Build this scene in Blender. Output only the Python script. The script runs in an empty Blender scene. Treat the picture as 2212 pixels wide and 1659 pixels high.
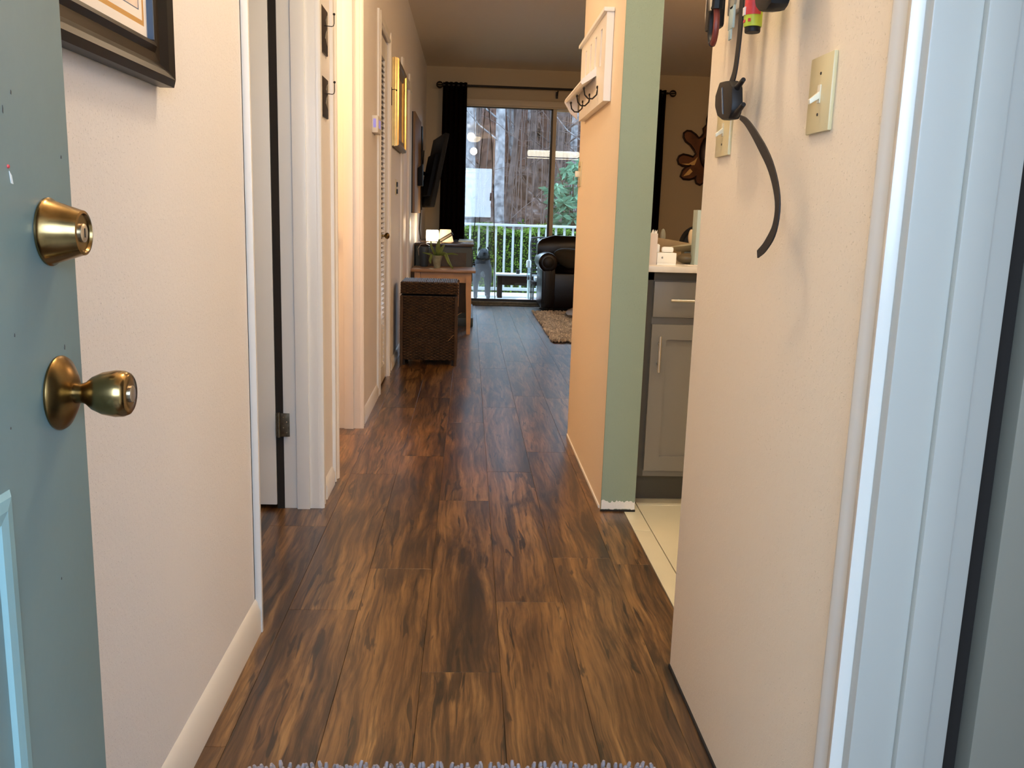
import bpy, bmesh, math, random
from mathutils import Vector, Matrix
random.seed(7)
SC = bpy.context.scene
C = SC.collection
PI = math.pi

# ------------------------------------------------------------------ camera, world, light, exposure
def cam_setup():
    F, pitch, yaw, roll = 1905.28, 0.18816, 0.05317, 0.03085
    f = Vector((math.sin(yaw)*math.cos(pitch), math.cos(yaw)*math.cos(pitch), -math.sin(pitch)))
    r = Vector((math.cos(yaw), -math.sin(yaw), 0)); u = r.cross(f)
    r2 = math.cos(roll)*r + math.sin(roll)*u
    u2 = -math.sin(roll)*r + math.cos(roll)*u
    cd = bpy.data.cameras.new('camera'); cam = bpy.data.objects.new('camera', cd); C.objects.link(cam)
    cd.sensor_fit = 'HORIZONTAL'; cd.sensor_width = 36; cd.lens = 36*F/2212
    cd.clip_start = 0.02; cd.clip_end = 300
    m = Matrix((r2, u2, -f)).transposed().to_4x4(); m.translation = Vector((0, 0, 1.0))
    cam.matrix_world = m
    SC.camera = cam
cam_setup()

W = bpy.data.worlds.new('world'); SC.world = W; W.use_nodes = True
bg = W.node_tree.nodes['Background']
bg.inputs[0].default_value = (0.57, 0.75, 1.0, 1); bg.inputs[1].default_value = 11.0

SC.view_settings.view_transform = 'Standard'; SC.view_settings.look = 'None'
SC.view_settings.exposure = 0.42; SC.view_settings.gamma = 1.0
SC.view_settings.use_curve_mapping = False
SC.cycles.max_bounces = 10; SC.cycles.diffuse_bounces = 6; SC.cycles.transparent_max_bounces = 16
SC.cycles.caustics_reflective = False; SC.cycles.caustics_refractive = False

def area(name, loc, direction, sx, sy, energy, col, portal=False):
    l = bpy.data.lights.new(name, 'AREA'); l.shape = 'RECTANGLE'; l.size = sx; l.size_y = sy
    l.energy = energy; l.color = col
    if portal: l.cycles.is_portal = True
    o = bpy.data.objects.new(name, l); C.objects.link(o); o.location = loc
    o.rotation_euler = Vector(direction).to_track_quat('-Z', 'Y').to_euler(); return o
def point(name, loc, energy, col, r=.05):
    l = bpy.data.lights.new(name, 'POINT'); l.energy = energy; l.color = col; l.shadow_soft_size = r
    o = bpy.data.objects.new(name, l); C.objects.link(o); o.location = loc; return o
WARM = (1.0, 0.66, 0.36); WARM2 = (1.0, 0.79, 0.54)
area('portal_front', (.07, -.22, 1.0), (0, 1, 0), .86, 2.0, 1, (1, 1, 1), True)
area('portal_back', (.95, 10.2, 1.1), (0, -1, 0), 2.1, 2.2, 1, (1, 1, 1), True)
point('hall_bulb', (.06, 1.65, 2.26), 20, WARM2, .07)
point('hall_bulb_far', (.0, 3.6, 2.38), 8, WARM2, .07)
area('kitchen_tube', (1.60, 2.45, 2.12), (0, 0, -1), 1.0, .12, 9, (1.0, .80, .56))
point('dining_bulb', (2.0, 5.2, 2.02), 32, (1.0, .62, .32), .06)
point('side_room_bulb', (-1.15, 3.55, 2.1), 30, WARM, .08)

# ------------------------------------------------------------------ materials
MT = {}
def mat(name, col, rough=.6, metal=0, bump=0, bscale=60, var=0, vscale=4, spec=.5, alpha=1, emit=None, estr=0, trans=0, coat=0):
    m = bpy.data.materials.new(name); m.use_nodes = True; nt = m.node_tree; b = nt.nodes['Principled BSDF']
    b.inputs['Base Color'].default_value = (*col, 1); b.inputs['Roughness'].default_value = rough
    b.inputs['Metallic'].default_value = metal; b.inputs['Specular IOR Level'].default_value = spec
    b.inputs['Alpha'].default_value = alpha; b.inputs['Coat Weight'].default_value = coat
    if trans: b.inputs['Transmission Weight'].default_value = trans
    if emit: b.inputs['Emission Color'].default_value = (*emit, 1); b.inputs['Emission Strength'].default_value = estr
    tc = nt.nodes.new('ShaderNodeTexCoord')
    if var:
        n = nt.nodes.new('ShaderNodeTexNoise'); n.inputs['Scale'].default_value = vscale; n.inputs['Detail'].default_value = 5
        nt.links.new(tc.outputs['Object'], n.inputs['Vector'])
        r = nt.nodes.new('ShaderNodeValToRGB')
        r.color_ramp.elements[0].position = .3; r.color_ramp.elements[1].position = .7
        r.color_ramp.elements[0].color = (*[c*(1-var) for c in col], 1); r.color_ramp.elements[1].color = (*[min(1, c*(1+var)) for c in col], 1)
        nt.links.new(n.outputs['Fac'], r.inputs['Fac']); nt.links.new(r.outputs['Color'], b.inputs['Base Color'])
    if bump:
        n2 = nt.nodes.new('ShaderNodeTexNoise'); n2.inputs['Scale'].default_value = bscale; n2.inputs['Detail'].default_value = 3
        nt.links.new(tc.outputs['Object'], n2.inputs['Vector'])
        bp = nt.nodes.new('ShaderNodeBump'); bp.inputs['Strength'].default_value = bump; bp.inputs['Distance'].default_value = .004
        nt.links.new(n2.outputs['Fac'], bp.inputs['Height']); nt.links.new(bp.outputs['Normal'], b.inputs['Normal'])
    MT[name] = m
    return m

def wall_mat(name, col):
    m = mat(name, col, .55, spec=.35); nt = m.node_tree; b = nt.nodes['Principled BSDF']; tc = nt.nodes['Texture Coordinate']
    n = nt.nodes.new('ShaderNodeTexNoise'); n.inputs['Scale'].default_value = 110; n.inputs['Detail'].default_value = 4
    v = nt.nodes.new('ShaderNodeTexNoise'); v.inputs['Scale'].default_value = 300; v.inputs['Detail'].default_value = 2
    cr = nt.nodes.new('ShaderNodeValToRGB'); cr.color_ramp.elements[0].position = .62; cr.color_ramp.elements[1].position = .74
    ad = nt.nodes.new('ShaderNodeMath'); ad.operation = 'ADD'
    ml = nt.nodes.new('ShaderNodeMath'); ml.operation = 'MULTIPLY'; ml.inputs[1].default_value = .5
    for x in (n, v): nt.links.new(tc.outputs['Object'], x.inputs['Vector'])
    nt.links.new(v.outputs['Fac'], cr.inputs['Fac']); nt.links.new(n.outputs['Fac'], ml.inputs[0])
    nt.links.new(ml.outputs[0], ad.inputs[0]); nt.links.new(cr.outputs['Color'], ad.inputs[1])
    bp = nt.nodes.new('ShaderNodeBump'); bp.inputs['Strength'].default_value = .5; bp.inputs['Distance'].default_value = .0025
    nt.links.new(ad.outputs[0], bp.inputs['Height']); nt.links.new(bp.outputs['Normal'], b.inputs['Normal'])
    return m
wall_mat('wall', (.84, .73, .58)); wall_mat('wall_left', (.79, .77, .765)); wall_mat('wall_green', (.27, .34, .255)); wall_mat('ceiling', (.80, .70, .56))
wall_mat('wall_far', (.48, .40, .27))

def wood_floor():
    m = bpy.data.materials.new('floor_wood'); m.use_nodes = True; nt = m.node_tree; N = nt.nodes; L = nt.links
    b = N['Principled BSDF']
    tc = N.new('ShaderNodeTexCoord'); oi = N.new('ShaderNodeObjectInfo')
    sc = N.new('ShaderNodeVectorMath'); sc.operation = 'SCALE'; sc.inputs[0].default_value = (7.3, 31.7, 13.1)
    L.new(oi.outputs['Random'], sc.inputs['Scale'])
    ad = N.new('ShaderNodeVectorMath'); ad.operation = 'ADD'
    L.new(tc.outputs['Object'], ad.inputs[0]); L.new(sc.outputs[0], ad.inputs[1])
    # gentle warp of the grain
    w = N.new('ShaderNodeTexNoise'); w.inputs['Scale'].default_value = 3.2; w.inputs['Detail'].default_value = 2
    L.new(ad.outputs[0], w.inputs['Vector'])
    ws = N.new('ShaderNodeVectorMath'); ws.operation = 'SCALE'; ws.inputs['Scale'].default_value = .035
    L.new(w.outputs['Color'], ws.inputs[0])
    ad2 = N.new('ShaderNodeVectorMath'); ad2.operation = 'ADD'; L.new(ad.outputs[0], ad2.inputs[0]); L.new(ws.outputs[0], ad2.inputs[1])
    def noise(sx, sy, det, rough=.6, dist=0):
        mp = N.new('ShaderNodeMapping'); mp.inputs['Scale'].default_value = (sx, sy, 1); L.new(ad2.outputs[0], mp.inputs['Vector'])
        n = N.new('ShaderNodeTexNoise'); n.inputs['Scale'].default_value = 1; n.inputs['Detail'].default_value = det
        n.inputs['Roughness'].default_value = rough; n.inputs['Distortion'].default_value = dist
        L.new(mp.outputs[0], n.inputs['Vector']); return n.outputs['Fac']
    def ramp(src, stops):
        r = N.new('ShaderNodeValToRGB'); e = r.color_ramp.elements
        while len(e) < len(stops): e.new(.5)
        for i, (p, c) in enumerate(stops): e[i].position = p; e[i].color = (*c, 1)
        L.new(src, r.inputs['Fac']); return r.outputs['Color']
    def mix(fac, a, bb, mode='MIX'):
        x = N.new('ShaderNodeMix'); x.data_type = 'RGBA'; x.blend_type = mode
        if isinstance(fac, float): x.inputs['Factor'].default_value = fac
        else: L.new(fac, x.inputs['Factor'])
        for s, k in ((a, 'A'), (bb, 'B')):
            i = [q for q in x.inputs if q.name == k and q.type == 'RGBA'][0]
            if isinstance(s, tuple): i.default_value = (*s, 1)
            else: L.new(s, i)
        return [q for q in x.outputs if q.type == 'RGBA'][0]
    base = ramp(noise(20, 1.2, 9, .66, .8), [(.30, (.030, .012, .004)), (.44, (.108, .049, .015)), (.56, (.200, .100, .031)), (.70, (.33, .185, .066))])
    blot = ramp(noise(12, 1.25, 6, .66, 1.4), [(.36, (.20, .17, .16)), (.46, (.62, .59, .57)), (.55, (1, 1, 1))])
    c = mix(1.0, base, blot, 'MULTIPLY')
    fine = ramp(noise(120, 5, 3, .6), [(.36, (.50, .47, .45)), (.52, (1, 1, 1))])
    c = mix(1.0, c, fine, 'MULTIPLY')
    crack = ramp(noise(40, 4.0, 3, .5, .8), [(.61, (1, 1, 1)), (.65, (.22, .19, .17))])
    c = mix(1.0, c, crack, 'MULTIPLY')
    L.new(c, b.inputs['Base Color'])
    b.inputs['Roughness'].default_value = .40; b.inputs['Coat Weight'].default_value = .55; b.inputs['Coat Roughness'].default_value = .20; b.inputs['Coat IOR'].default_value = 1.5; b.inputs['Specular IOR Level'].default_value = .5
    bp = N.new('ShaderNodeBump'); bp.inputs['Strength'].default_value = .10; bp.inputs['Distance'].default_value = .003
    L.new(noise(60, 4, 4), bp.inputs['Height']); L.new(bp.outputs['Normal'], b.inputs['Normal'])
    MT['floor_wood'] = m
wood_floor()
mat('white_trim', (.82, .81, .78), .32, bump=.03, bscale=30)
mat('white_door', (.78, .78, .76), .38, bump=.03, bscale=30); mat('grey_door', (.30, .285, .235), .45)
mat('mid_trim', (.70, .68, .63), .22); mat('warm_lit_door', (.86, .70, .54), .4); mat('dimmed_white_trim', (.49, .485, .44), .35); mat('rack_paint', (.86, .85, .83), .4); mat('cream_trim', (.76, .73, .68), .35)  # third left door has warm light mixed into its colour; right jamb is dimmed
mat('teal_paint', (.20, .30, .305), .42, bump=.08, bscale=40, var=.10, vscale=3)
mat('scuff', (.07, .06, .05), .8); mat('pale_scuff', (.75, .78, .76), .7)
mat('teal_light', (.25, .42, .44), .4)
mat('brass', (.27, .185, .08), .22, 1, var=.25, vscale=60); mat('brass_dark', (.20, .13, .05), .3, 1, var=.2, vscale=60)
mat('steel', (.62, .60, .56), .28, 1); mat('nickel', (.70, .66, .58), .3, 1)
mat('old_hinge', (.16, .14, .10), .45, .9, var=.3, vscale=90)
mat('dark_joint', (.015, .012, .010), .9); mat('floor_joint', (.030, .015, .007), .8); mat('black_frame', (.012, .010, .009), .35)
mat('dark_wood_frame', (.010, .006, .004), .38, spec=.3)
mat('blue_edge', (.07, .12, .20), .4); mat('paper_mat', (.86, .80, .74), .7); mat('gold_line', (.62, .34, .10), .45)
mat('ink', (.22, .20, .12), .8); mat('print_paper', (.80, .66, .56), .7, var=.12, vscale=30)
mat('black_plastic', (.007, .007, .008), .5, spec=.3); mat('strap', (.014, .011, .010), .65, bump=.1, bscale=400)
mat('blue_gloss', (.10, .16, .24), .2)
mat('red_brown', (.20, .035, .022), .35); mat('red_label', (.62, .045, .05), .45, var=.15, vscale=80); mat('lime', (.55, .66, .05), .45)
mat('pale_paper', (.85, .76, .70), .7); mat('ivory', (.66, .58, .34), .30); mat('ivory_light', (.80, .76, .60), .3)
mat('grey_plate', (.35, .34, .28), .5)
mat('gold', (.72, .50, .19), .28, .85, var=.12, vscale=25); mat('gold_dark', (.22, .17, .10), .5, .3)
mat('picture_art', (.30, .24, .16), .5, var=.3, vscale=12)
mat('iron', (.018, .014, .012), .5, .4); mat('plaque_dark', (.020, .012, .009), .5); mat('plaque_silver', (.28, .26, .22), .5, .2, var=.5, vscale=60)
mat('canvas_brown', (.24, .15, .085), .7, var=.12, vscale=8)
mat('wicker', (.062, .030, .012), .62, var=.3, vscale=20); mat('wicker_dark', (.010, .005, .003), .8)
mat('table_top', (.36, .20, .10), .32, var=.15, vscale=9); mat('table_wood', (.60, .33, .14), .42, var=.10, vscale=9)
mat('console_paint', (.040, .052, .050), .45); mat('console_panel', (.050, .030, .014), .5, var=.2, vscale=14); mat('console_top', (.055, .035, .022), .22)
mat('pot_glaze', (.30, .31, .22), .35, var=.2, vscale=30); mat('leaf_house', (.17, .22, .045), .45, var=.25, vscale=18)
mat('blue_vase', (.035, .050, .065), .4); mat('curtain', (.0045, .0012, .0012), .95, spec=.08); mat('tv_black', (.0035, .0035, .004), .55, spec=.2)
mat('ribbon_black', (.0012, .0012, .0014), .9, spec=0); mat('frame_metal', (.58, .50, .36), .5, 0); mat('frame_dark', (.035, .032, .028), .5)
mat('threshold', (.20, .17, .11), .5, .3, var=.3, vscale=30)
mat('lamp_shade', (.95, .90, .80), .8, emit=(1.0, .80, .52), estr=7.0)
mat('lamp_shade_dim', (.85, .70, .50), .8, emit=(1.0, .62, .30), estr=.9)
mat('leather', (.006, .002, .0015), .30, bump=.15, bscale=60, spec=.35); mat('pillow', (.040, .032, .020), .8, bump=.2, bscale=200)
mat('shag_rug', (.80, .66, .52), .9, var=.3, vscale=14); mat('pouf', (.60, .50, .42), .85, bump=.3, bscale=40)
mat('mat_tuft', (.33, .31, .34), .9, var=.25, vscale=40); mat('mat_base', (.20, .19, .20), .9)
mat('tile', (.66, .62, .46), .28, var=.05, vscale=5, bump=.04, bscale=8); mat('grout', (.12, .10, .07), .9)
mat('cabinet', (.19, .178, .150), .42); mat('cabinet_dark', (.075, .068, .050), .5)
mat('counter', (.74, .69, .60), .22, var=.04, vscale=30)
mat('card', (.70, .62, .55), .6); mat('white_card', (.86, .86, .80), .35); mat('white_gloss', (.90, .90, .86), .18)
mat('grey_logo', (.22, .22, .22), .5); mat('light_blue', (.42, .52, .50), .5); mat('blue_ink', (.12, .20, .20), .6)
mat('wood_tan', (.46, .34, .19), .5, var=.10, vscale=10); mat('wood_pale', (.60, .47, .29), .5); mat('olive_grey', (.27, .26, .18), .5)
mat('olive_tan', (.30, .25, .14), .5); mat('dish_brown', (.13, .10, .055), .35, var=.2, vscale=14)
mat('plaster', (.80, .79, .74), .8, bump=.4, bscale=60)
mat('copper_dark', (.030, .012, .006), .35, .5); mat('copper', (.085, .032, .012), .36, .6, var=.5, vscale=5); mat('copper_gold', (.42, .29, .12), .3, .8)
mat('lcd', (.30, .28, .62), .3, emit=(.35, .30, .9), estr=.28); mat('thermo', (.78, .74, .66), .4)
mat('rail_white', (.36, .38, .38), .45); mat('balcony', (.46, .45, .43), .8, var=.08, vscale=5)
mat('bench', (.012, .007, .006), .5, spec=.05); mat('chair_frame', (.020, .018, .018), .4, .5)
mat('dog_fur', (.020, .023, .028), .8, bump=.3, bscale=120, var=.12, vscale=9, spec=.05); mat('dog_white', (.08, .085, .09), .8, spec=.05); mat('dog_black', (.0016, .0016, .002), .8, spec=0)
mat('pink_cloth', (.70, .48, .50), .85, bump=.3, bscale=20, spec=.05)
mat('hedge_core', (.010, .014, .005), .9, spec=.05); mat('hedge_leaf', (.055, .090, .010), .6, var=.5, vscale=9, spec=.05)
mat('bush_leaf', (.050, .10, .06), .45, var=.35, vscale=9, spec=.05)
mat('bark_pale', (.10, .094, .096), .9, bump=.5, bscale=12, var=.6, vscale=9, spec=.05); mat('bark_brown', (.044, .023, .017), .9, bump=.5, bscale=12, var=.6, vscale=9, spec=.05)
mat('bark_grey', (.040, .029, .026), .9, bump=.5, bscale=12, var=.6, vscale=9, spec=.05); mat('twig', (.052, .037, .033), .9, spec=.05)
mat('ground', (.10, .075, .05), .95, var=.3, vscale=2); mat('porch', (.20, .19, .17), .9)
mat('opal', (.9, .9, .88), .4, emit=(1.0, .78, .50), estr=5.0); mat('tube_glow', (.9, .9, .9), .4, emit=(1.0, .90, .72), estr=9.0)
def hill_mat():
    m = mat('hill', (.08, .06, .05), .95, spec=0); nt = m.node_tree; N = nt.nodes; L = nt.links; b = N['Principled BSDF']
    tc = N['Texture Coordinate']; mp = N.new('ShaderNodeMapping'); mp.inputs['Scale'].default_value = (2.6, .9, .9)
    L.new(tc.outputs['Object'], mp.inputs['Vector'])
    n = N.new('ShaderNodeTexNoise'); n.inputs['Scale'].default_value = 1; n.inputs['Detail'].default_value = 9; n.inputs['Roughness'].default_value = .75
    L.new(mp.outputs[0], n.inputs['Vector'])
    r = N.new('ShaderNodeValToRGB'); e = r.color_ramp.elements; e.new(.5); e.new(.6)
    for i, (p, c) in enumerate([(.38, (.004, .0025, .002)), (.48, (.022, .013, .010)), (.57, (.042, .028, .024)), (.68, (.10, .085, .082))]): e[i].position = p; e[i].color = (*c, 1)
    L.new(n.outputs['Fac'], r.inputs['Fac']); L.new(r.outputs['Color'], b.inputs['Base Color'])
hill_mat()
def glass_mat(name, tint, refl_rough=0.0, mixin=.0):
    m = bpy.data.materials.new(name); m.use_nodes = True; nt = m.node_tree; N = nt.nodes; L = nt.links
    for n in list(N):
        if n.type == 'BSDF_PRINCIPLED': N.remove(n)
    out = [n for n in N if n.type == 'OUTPUT_MATERIAL'][0]
    t = N.new('ShaderNodeBsdfTransparent'); t.inputs[0].default_value = (*tint, 1)
    g = N.new('ShaderNodeBsdfGlossy'); g.inputs['Roughness'].default_value = refl_rough
    fr = N.new('ShaderNodeFresnel'); fr.inputs['IOR'].default_value = 1.5
    ml = N.new('ShaderNodeMath'); ml.operation = 'MULTIPLY_ADD'; ml.inputs[1].default_value = 1.15; ml.inputs[2].default_value = mixin
    L.new(fr.outputs[0], ml.inputs[0])
    mx = N.new('ShaderNodeMixShader'); L.new(ml.outputs[0], mx.inputs[0]); L.new(t.outputs[0], mx.inputs[1]); L.new(g.outputs[0], mx.inputs[2])
    L.new(mx.outputs[0], out.inputs['Surface']); MT[name] = m
glass_mat('glass', (.93, .96, .95)); glass_mat('clear_plastic', (.75, .82, .88), .1, .1)
def mesh_mat():
    m = bpy.data.materials.new('insect_mesh'); m.use_nodes = True; nt = m.node_tree; N = nt.nodes; L = nt.links
    b = N['Principled BSDF']; b.inputs['Base Color'].default_value = (.10, .105, .11, 1); b.inputs['Roughness'].default_value = .9; b.inputs['Specular IOR Level'].default_value = 0
    b.inputs['Alpha'].default_value = .12; MT['insect_mesh'] = m
mesh_mat()

# ------------------------------------------------------------------ mesh helpers (world coordinates)
def NB(): return bmesh.new()
def box(bm, x0, x1, y0, y1, z0, z1):
    m = Matrix.Translation(((x0+x1)/2, (y0+y1)/2, (z0+z1)/2)) @ Matrix.Diagonal((abs(x1-x0), abs(y1-y0), abs(z1-z0), 1))
    return bmesh.ops.create_cube(bm, size=1, matrix=m)['verts']
def tube(bm, pts, r, n=8, flat=None):
    pts = [Vector(p) for p in pts]; rs = r if isinstance(r, (list, tuple)) else [r]*len(pts)
    rings = []; up = None
    for i, p in enumerate(pts):
        d = (pts[min(i+1, len(pts)-1)] - pts[max(i-1, 0)]).normalized()
        if up is None: up = Vector((0, 0, 1)) if abs(d.z) < .9 else Vector((1, 0, 0))
        a = d.cross(up)
        if a.length < 1e-4: a = d.cross(Vector((0, 1, 0)))
        a.normalize(); bb = a.cross(d).normalized(); up = bb
        fx = flat or (1, 1)
        rings.append([bm.verts.new(p + a*math.cos(2*PI*k/n)*rs[i]*fx[0] + bb*math.sin(2*PI*k/n)*rs[i]*fx[1]) for k in range(n)])
    for q in range(len(rings)-1):
        for k in range(n): bm.faces.new((rings[q][k], rings[q][(k+1) % n], rings[q+1][(k+1) % n], rings[q+1][k]))
    bm.faces.new(rings[0][::-1]); bm.faces.new(rings[-1])
def lathe(bm, prof, o, axis, n=32):   # prof: (distance along axis, radius)
    o = Vector(o); ax = Vector(axis).normalized()
    t = Vector((0, 0, 1)) if abs(ax.z) < .9 else Vector((1, 0, 0)); a = ax.cross(t).normalized(); b = ax.cross(a)
    rings = []
    for d, r in prof:
        c = o + ax*d
        rings.append([bm.verts.new(c + (a*math.cos(2*PI*k/n) + b*math.sin(2*PI*k/n))*max(r, 1e-5)) for k in range(n)])
    for q in range(len(rings)-1):
        for k in range(n): bm.faces.new((rings[q][k], rings[q][(k+1) % n], rings[q+1][(k+1) % n], rings[q+1][k]))
    bm.faces.new(rings[0][::-1]); bm.faces.new(rings[-1])
def prism(bm, poly, ext):             # poly: list of 3D points, ext: extrusion vector
    e = Vector(ext); A = [bm.verts.new(Vector(p)) for p in poly]; B = [bm.verts.new(Vector(p)+e) for p in poly]; n = len(A)
    bm.faces.new(A[::-1]); bm.faces.new(B)
    for k in range(n): bm.faces.new((A[k], A[(k+1) % n], B[(k+1) % n], B[k]))
    bm.normal_update()
def ell(bm, c, rx, ry, rz, u=20, v=12, rot=None):
    m = Matrix.Translation(c) @ (rot.to_4x4() if rot else Matrix.Identity(4)) @ Matrix.Diagonal((rx, ry, rz, 1))
    return bmesh.ops.create_uvsphere(bm, u_segments=u, v_segments=v, radius=1, matrix=m)['verts']
def sweep(bm, prof, a, b, nrm):       # moulding: profile (t across, h out) extruded from a to b; across = direction given by nrm tuple (tdir, hdir)
    td, hd = Vector(nrm[0]), Vector(nrm[1]); prism(bm, [Vector(a) + td*t + hd*h for t, h in prof], Vector(b) - Vector(a))

def root_origin(o):
    w = Vector((0, 0, 0))
    while o is not None: w += o.location; o = o.parent
    return w
def obj(name, bm, m, parent=None, bev=0, smooth=None, org=None):
    if bev:
        es = [e for e in bm.edges if len(e.link_faces) == 2 and e.calc_face_angle(0) > .6]
        bmesh.ops.bevel(bm, geom=es, offset=bev, segments=2, profile=.6, affect='EDGES', clamp_overlap=True)
    bmesh.ops.recalc_face_normals(bm, faces=bm.faces)
    if parent is not None: w = root_origin(parent)
    elif org is not None: w = Vector(org)
    else:
        xs = [v.co.x for v in bm.verts]; ys = [v.co.y for v in bm.verts]; zs = [v.co.z for v in bm.verts]
        w = Vector(((min(xs)+max(xs))/2, (min(ys)+max(ys))/2, min(zs)))
    bmesh.ops.translate(bm, verts=bm.verts, vec=-w)
    me = bpy.data.meshes.new(name); bm.to_mesh(me); bm.free()
    me.materials.append(MT[m] if isinstance(m, str) else m)
    if smooth is not False:
        me.shade_smooth() if smooth else None
        if smooth is None or smooth:
            try: me.set_sharp_from_angle(angle=math.radians(38)); [setattr(p, 'use_smooth', True) for p in me.polygons]
            except Exception: pass
    o = bpy.data.objects.new(name, me); C.objects.link(o)
    if parent is not None: o.parent = parent
    else: o.location = w
    return o
def thing(name, label, cat, loc, group=None):
    o = bpy.data.objects.new(name, None); C.objects.link(o); o.location = loc; o['label'] = label; o['category'] = cat
    o.empty_display_size = .05
    if group: o['group'] = group
    return o
def tag(o, label, cat, group=None, kind=None):
    o['label'] = label; o['category'] = cat
    if group: o['group'] = group
    if kind: o['kind'] = kind
    return o
def struct(name, bm, m, label=None, cat=None, **k):
    o = obj(name, bm, m, **k); o['kind'] = 'structure'
    if label: o['label'] = label
    if cat: o['category'] = cat
    return o
def stuff(o): o['kind'] = 'stuff'; return o
def bx1(*a):
    bm = NB(); box(bm, *a); return bm

LX, RX, H = -.49, .479, 2.56
TH = .115
# ------------------------------------------------------------------ setting: walls, ceiling
def wall(name, label, *boxes, m='wall'):
    bm = NB()
    for b in boxes: box(bm, *b)
    return struct(name, bm, m, label, 'wall', org=(0, 0, 0))
D1 = (2.003, 2.905); D2 = (3.27, 4.05); LV = (4.86, 5.40); D3 = (6.46, 7.14); DH = 1.99
wall('wall_left', 'cream textured hallway wall on the left with the door openings',
     (LX-TH, LX, -.10, D1[0], 0, H), (LX-TH, LX, D1[0], D1[1], DH, H), (LX-TH, LX, D1[1], D2[0], 0, H),
     (LX-TH, LX, D2[0], D2[1], DH, H), (LX-TH, LX, D2[1], LV[0], 0, H), (LX-TH, LX, LV[0], LV[1], DH-.03, H),
     (LX-TH, LX, LV[1], D3[0], 0, H), (LX-TH, LX, D3[0], D3[1], DH, H), (LX-TH, LX, D3[1], 10.0, 0, H), m='wall_left')
wall('wall_right', 'peach textured entry wall on the right carrying the key rack',
     (RX, RX+TH, .966, 1.84, 0, H), (RX, RX+TH, .10, .966, DH+.06, H), (RX, RX+TH, -.10, .10, 0, H))
wall('wall_centre', 'peach partition wall between hallway and kitchen', (.478, .597, 2.925, 3.985, 0, H))
wall('wall_end_panel', 'sage green end face of the partition wall', (.478, .597, 2.917, 2.925, 0, H), m='wall_green')
wall('wall_far', 'tan living room wall around the sliding glass door',
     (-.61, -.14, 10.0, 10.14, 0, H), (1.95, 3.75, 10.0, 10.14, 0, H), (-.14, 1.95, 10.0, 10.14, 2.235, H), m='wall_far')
wall('wall_front', 'front wall around the entry doorway', (-.61, -.37, -.22, -.10, 0, H), (.50, 3.75, -.22, -.10, 0, H), (-.37, .50, -.22, -.10, 2.02, H), (-2.1, -.61, -.22, -.10, 0, H))
wall('wall_side_room', 'side room walls beyond the hallway doors', (-2.1, -2.0, -.10, 10.0, 0, H), (-2.0, -.605, 3.02, 3.10, 0, H), (-2.0, -.605, 4.62, 4.70, 0, H), (-2.0, -.605, 1.4, 1.48, 0, H),
     (-1.15, -1.10, 4.70, 5.9, 0, H), (-1.1, -.605, 5.85, 5.92, 0, H))
wall('wall_kitchen', 'right side wall of kitchen and living room', (3.65, 3.75, -.10, 10.0, 0, H), (.594, 3.65, 1.15, 1.22, 0, H))
struct('ceiling', bx1(-2.1, 3.75, -.22, 10.14, H, H+.1), 'ceiling', 'textured tan ceiling', 'ceiling', org=(0, 0, 0))

# ------------------------------------------------------------------ floor: planks and tiles
fl = struct('floor', bx1(-2.1, 3.75, -.22, 10.05, -.12, -.012), 'floor_joint', 'dark rustic wood plank floor', 'floor', org=(0, 0, 0))
PW, PL = .1765, 1.2
plank_mesh = {}
def plank(x0, x1, y0, y1, nm, m, par, g=.00025, z1=0.0):
    key = (round(x1-x0, 3), round(y1-y0, 3), m)
    if key not in plank_mesh:
        bm = NB(); w, l = x1-x0, y1-y0
        box(bm, -w/2+g, w/2-g, -l/2+g, l/2-g, -.012, z1)
        es = [e for e in bm.edges if all(v.co.z > z1-.001 for v in e.verts)]
        bmesh.ops.bevel(bm, geom=es, offset=.0007, segments=1, affect='EDGES')
        me = bpy.data.meshes.new(nm); bm.to_mesh(me); bm.free(); me.materials.append(MT[m]); plank_mesh[key] = me
    o = bpy.data.objects.new(nm, plank_mesh[key]); C.objects.link(o); o.parent = par
    o.location = ((x0+x1)/2, (y0+y1)/2, 0)
offs = {}
known = {-2: .92, -1: 0.0, 0: .60, 1: .965, 2: .08, 3: .05}   # joint phase per column, read from the photograph
x0c = -.0855
for k in range(-3, 17):
    xa = x0c + k*PW; xb = xa + PW
    ph = {-3: .33, -2: .92, -1: 1.19, 0: .61, 1: .975, 2: .085}.get(k, (k*.413) % 1.2)
    y = ph - 1.2
    while y < 10.0:
        a, b = y, y + PL; y += PL
        segs = [(max(a, -.10), min(b, 10.0))]
        xs0, xs1 = xa, xb
        for s0, s1 in segs:
            if s1 - s0 < .02: continue
            lo, hi = s0, s1
            if k >= 3:    # right of the hall: only beyond the partition, narrow strip beside the tiles
                if lo < 3.985 and k > 3: lo = 3.985
                if hi - lo < .02: continue
            l0, l1 = xs0, xs1
            if k == -3 and True: l0 = -.62
            if k == 3 and lo < 3.985:
                if hi > 3.985:
                    plank(xs0, .558, lo, 3.985, 'plank', 'floor_wood', fl); lo = 3.985
                else: l1 = .558
            plank(l0, l1, lo, hi, 'plank', 'floor_wood', fl)
struct('floor_side_room', bx1(-2.0, -.62, -.10, 4.7, -.010, -.001), 'floor_wood', 'wood floor inside the side rooms', 'floor')
tf = struct('floor_kitchen', bx1(.5585, 3.65, 1.22, 3.985, -.0115, -.006), 'grout', 'cream tile floor of the kitchen', 'floor', org=(0, 0, 0))
tx = [.559, .619, 1.075, 1.531, 1.987, 2.443, 2.9, 3.356, 3.65]
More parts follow.
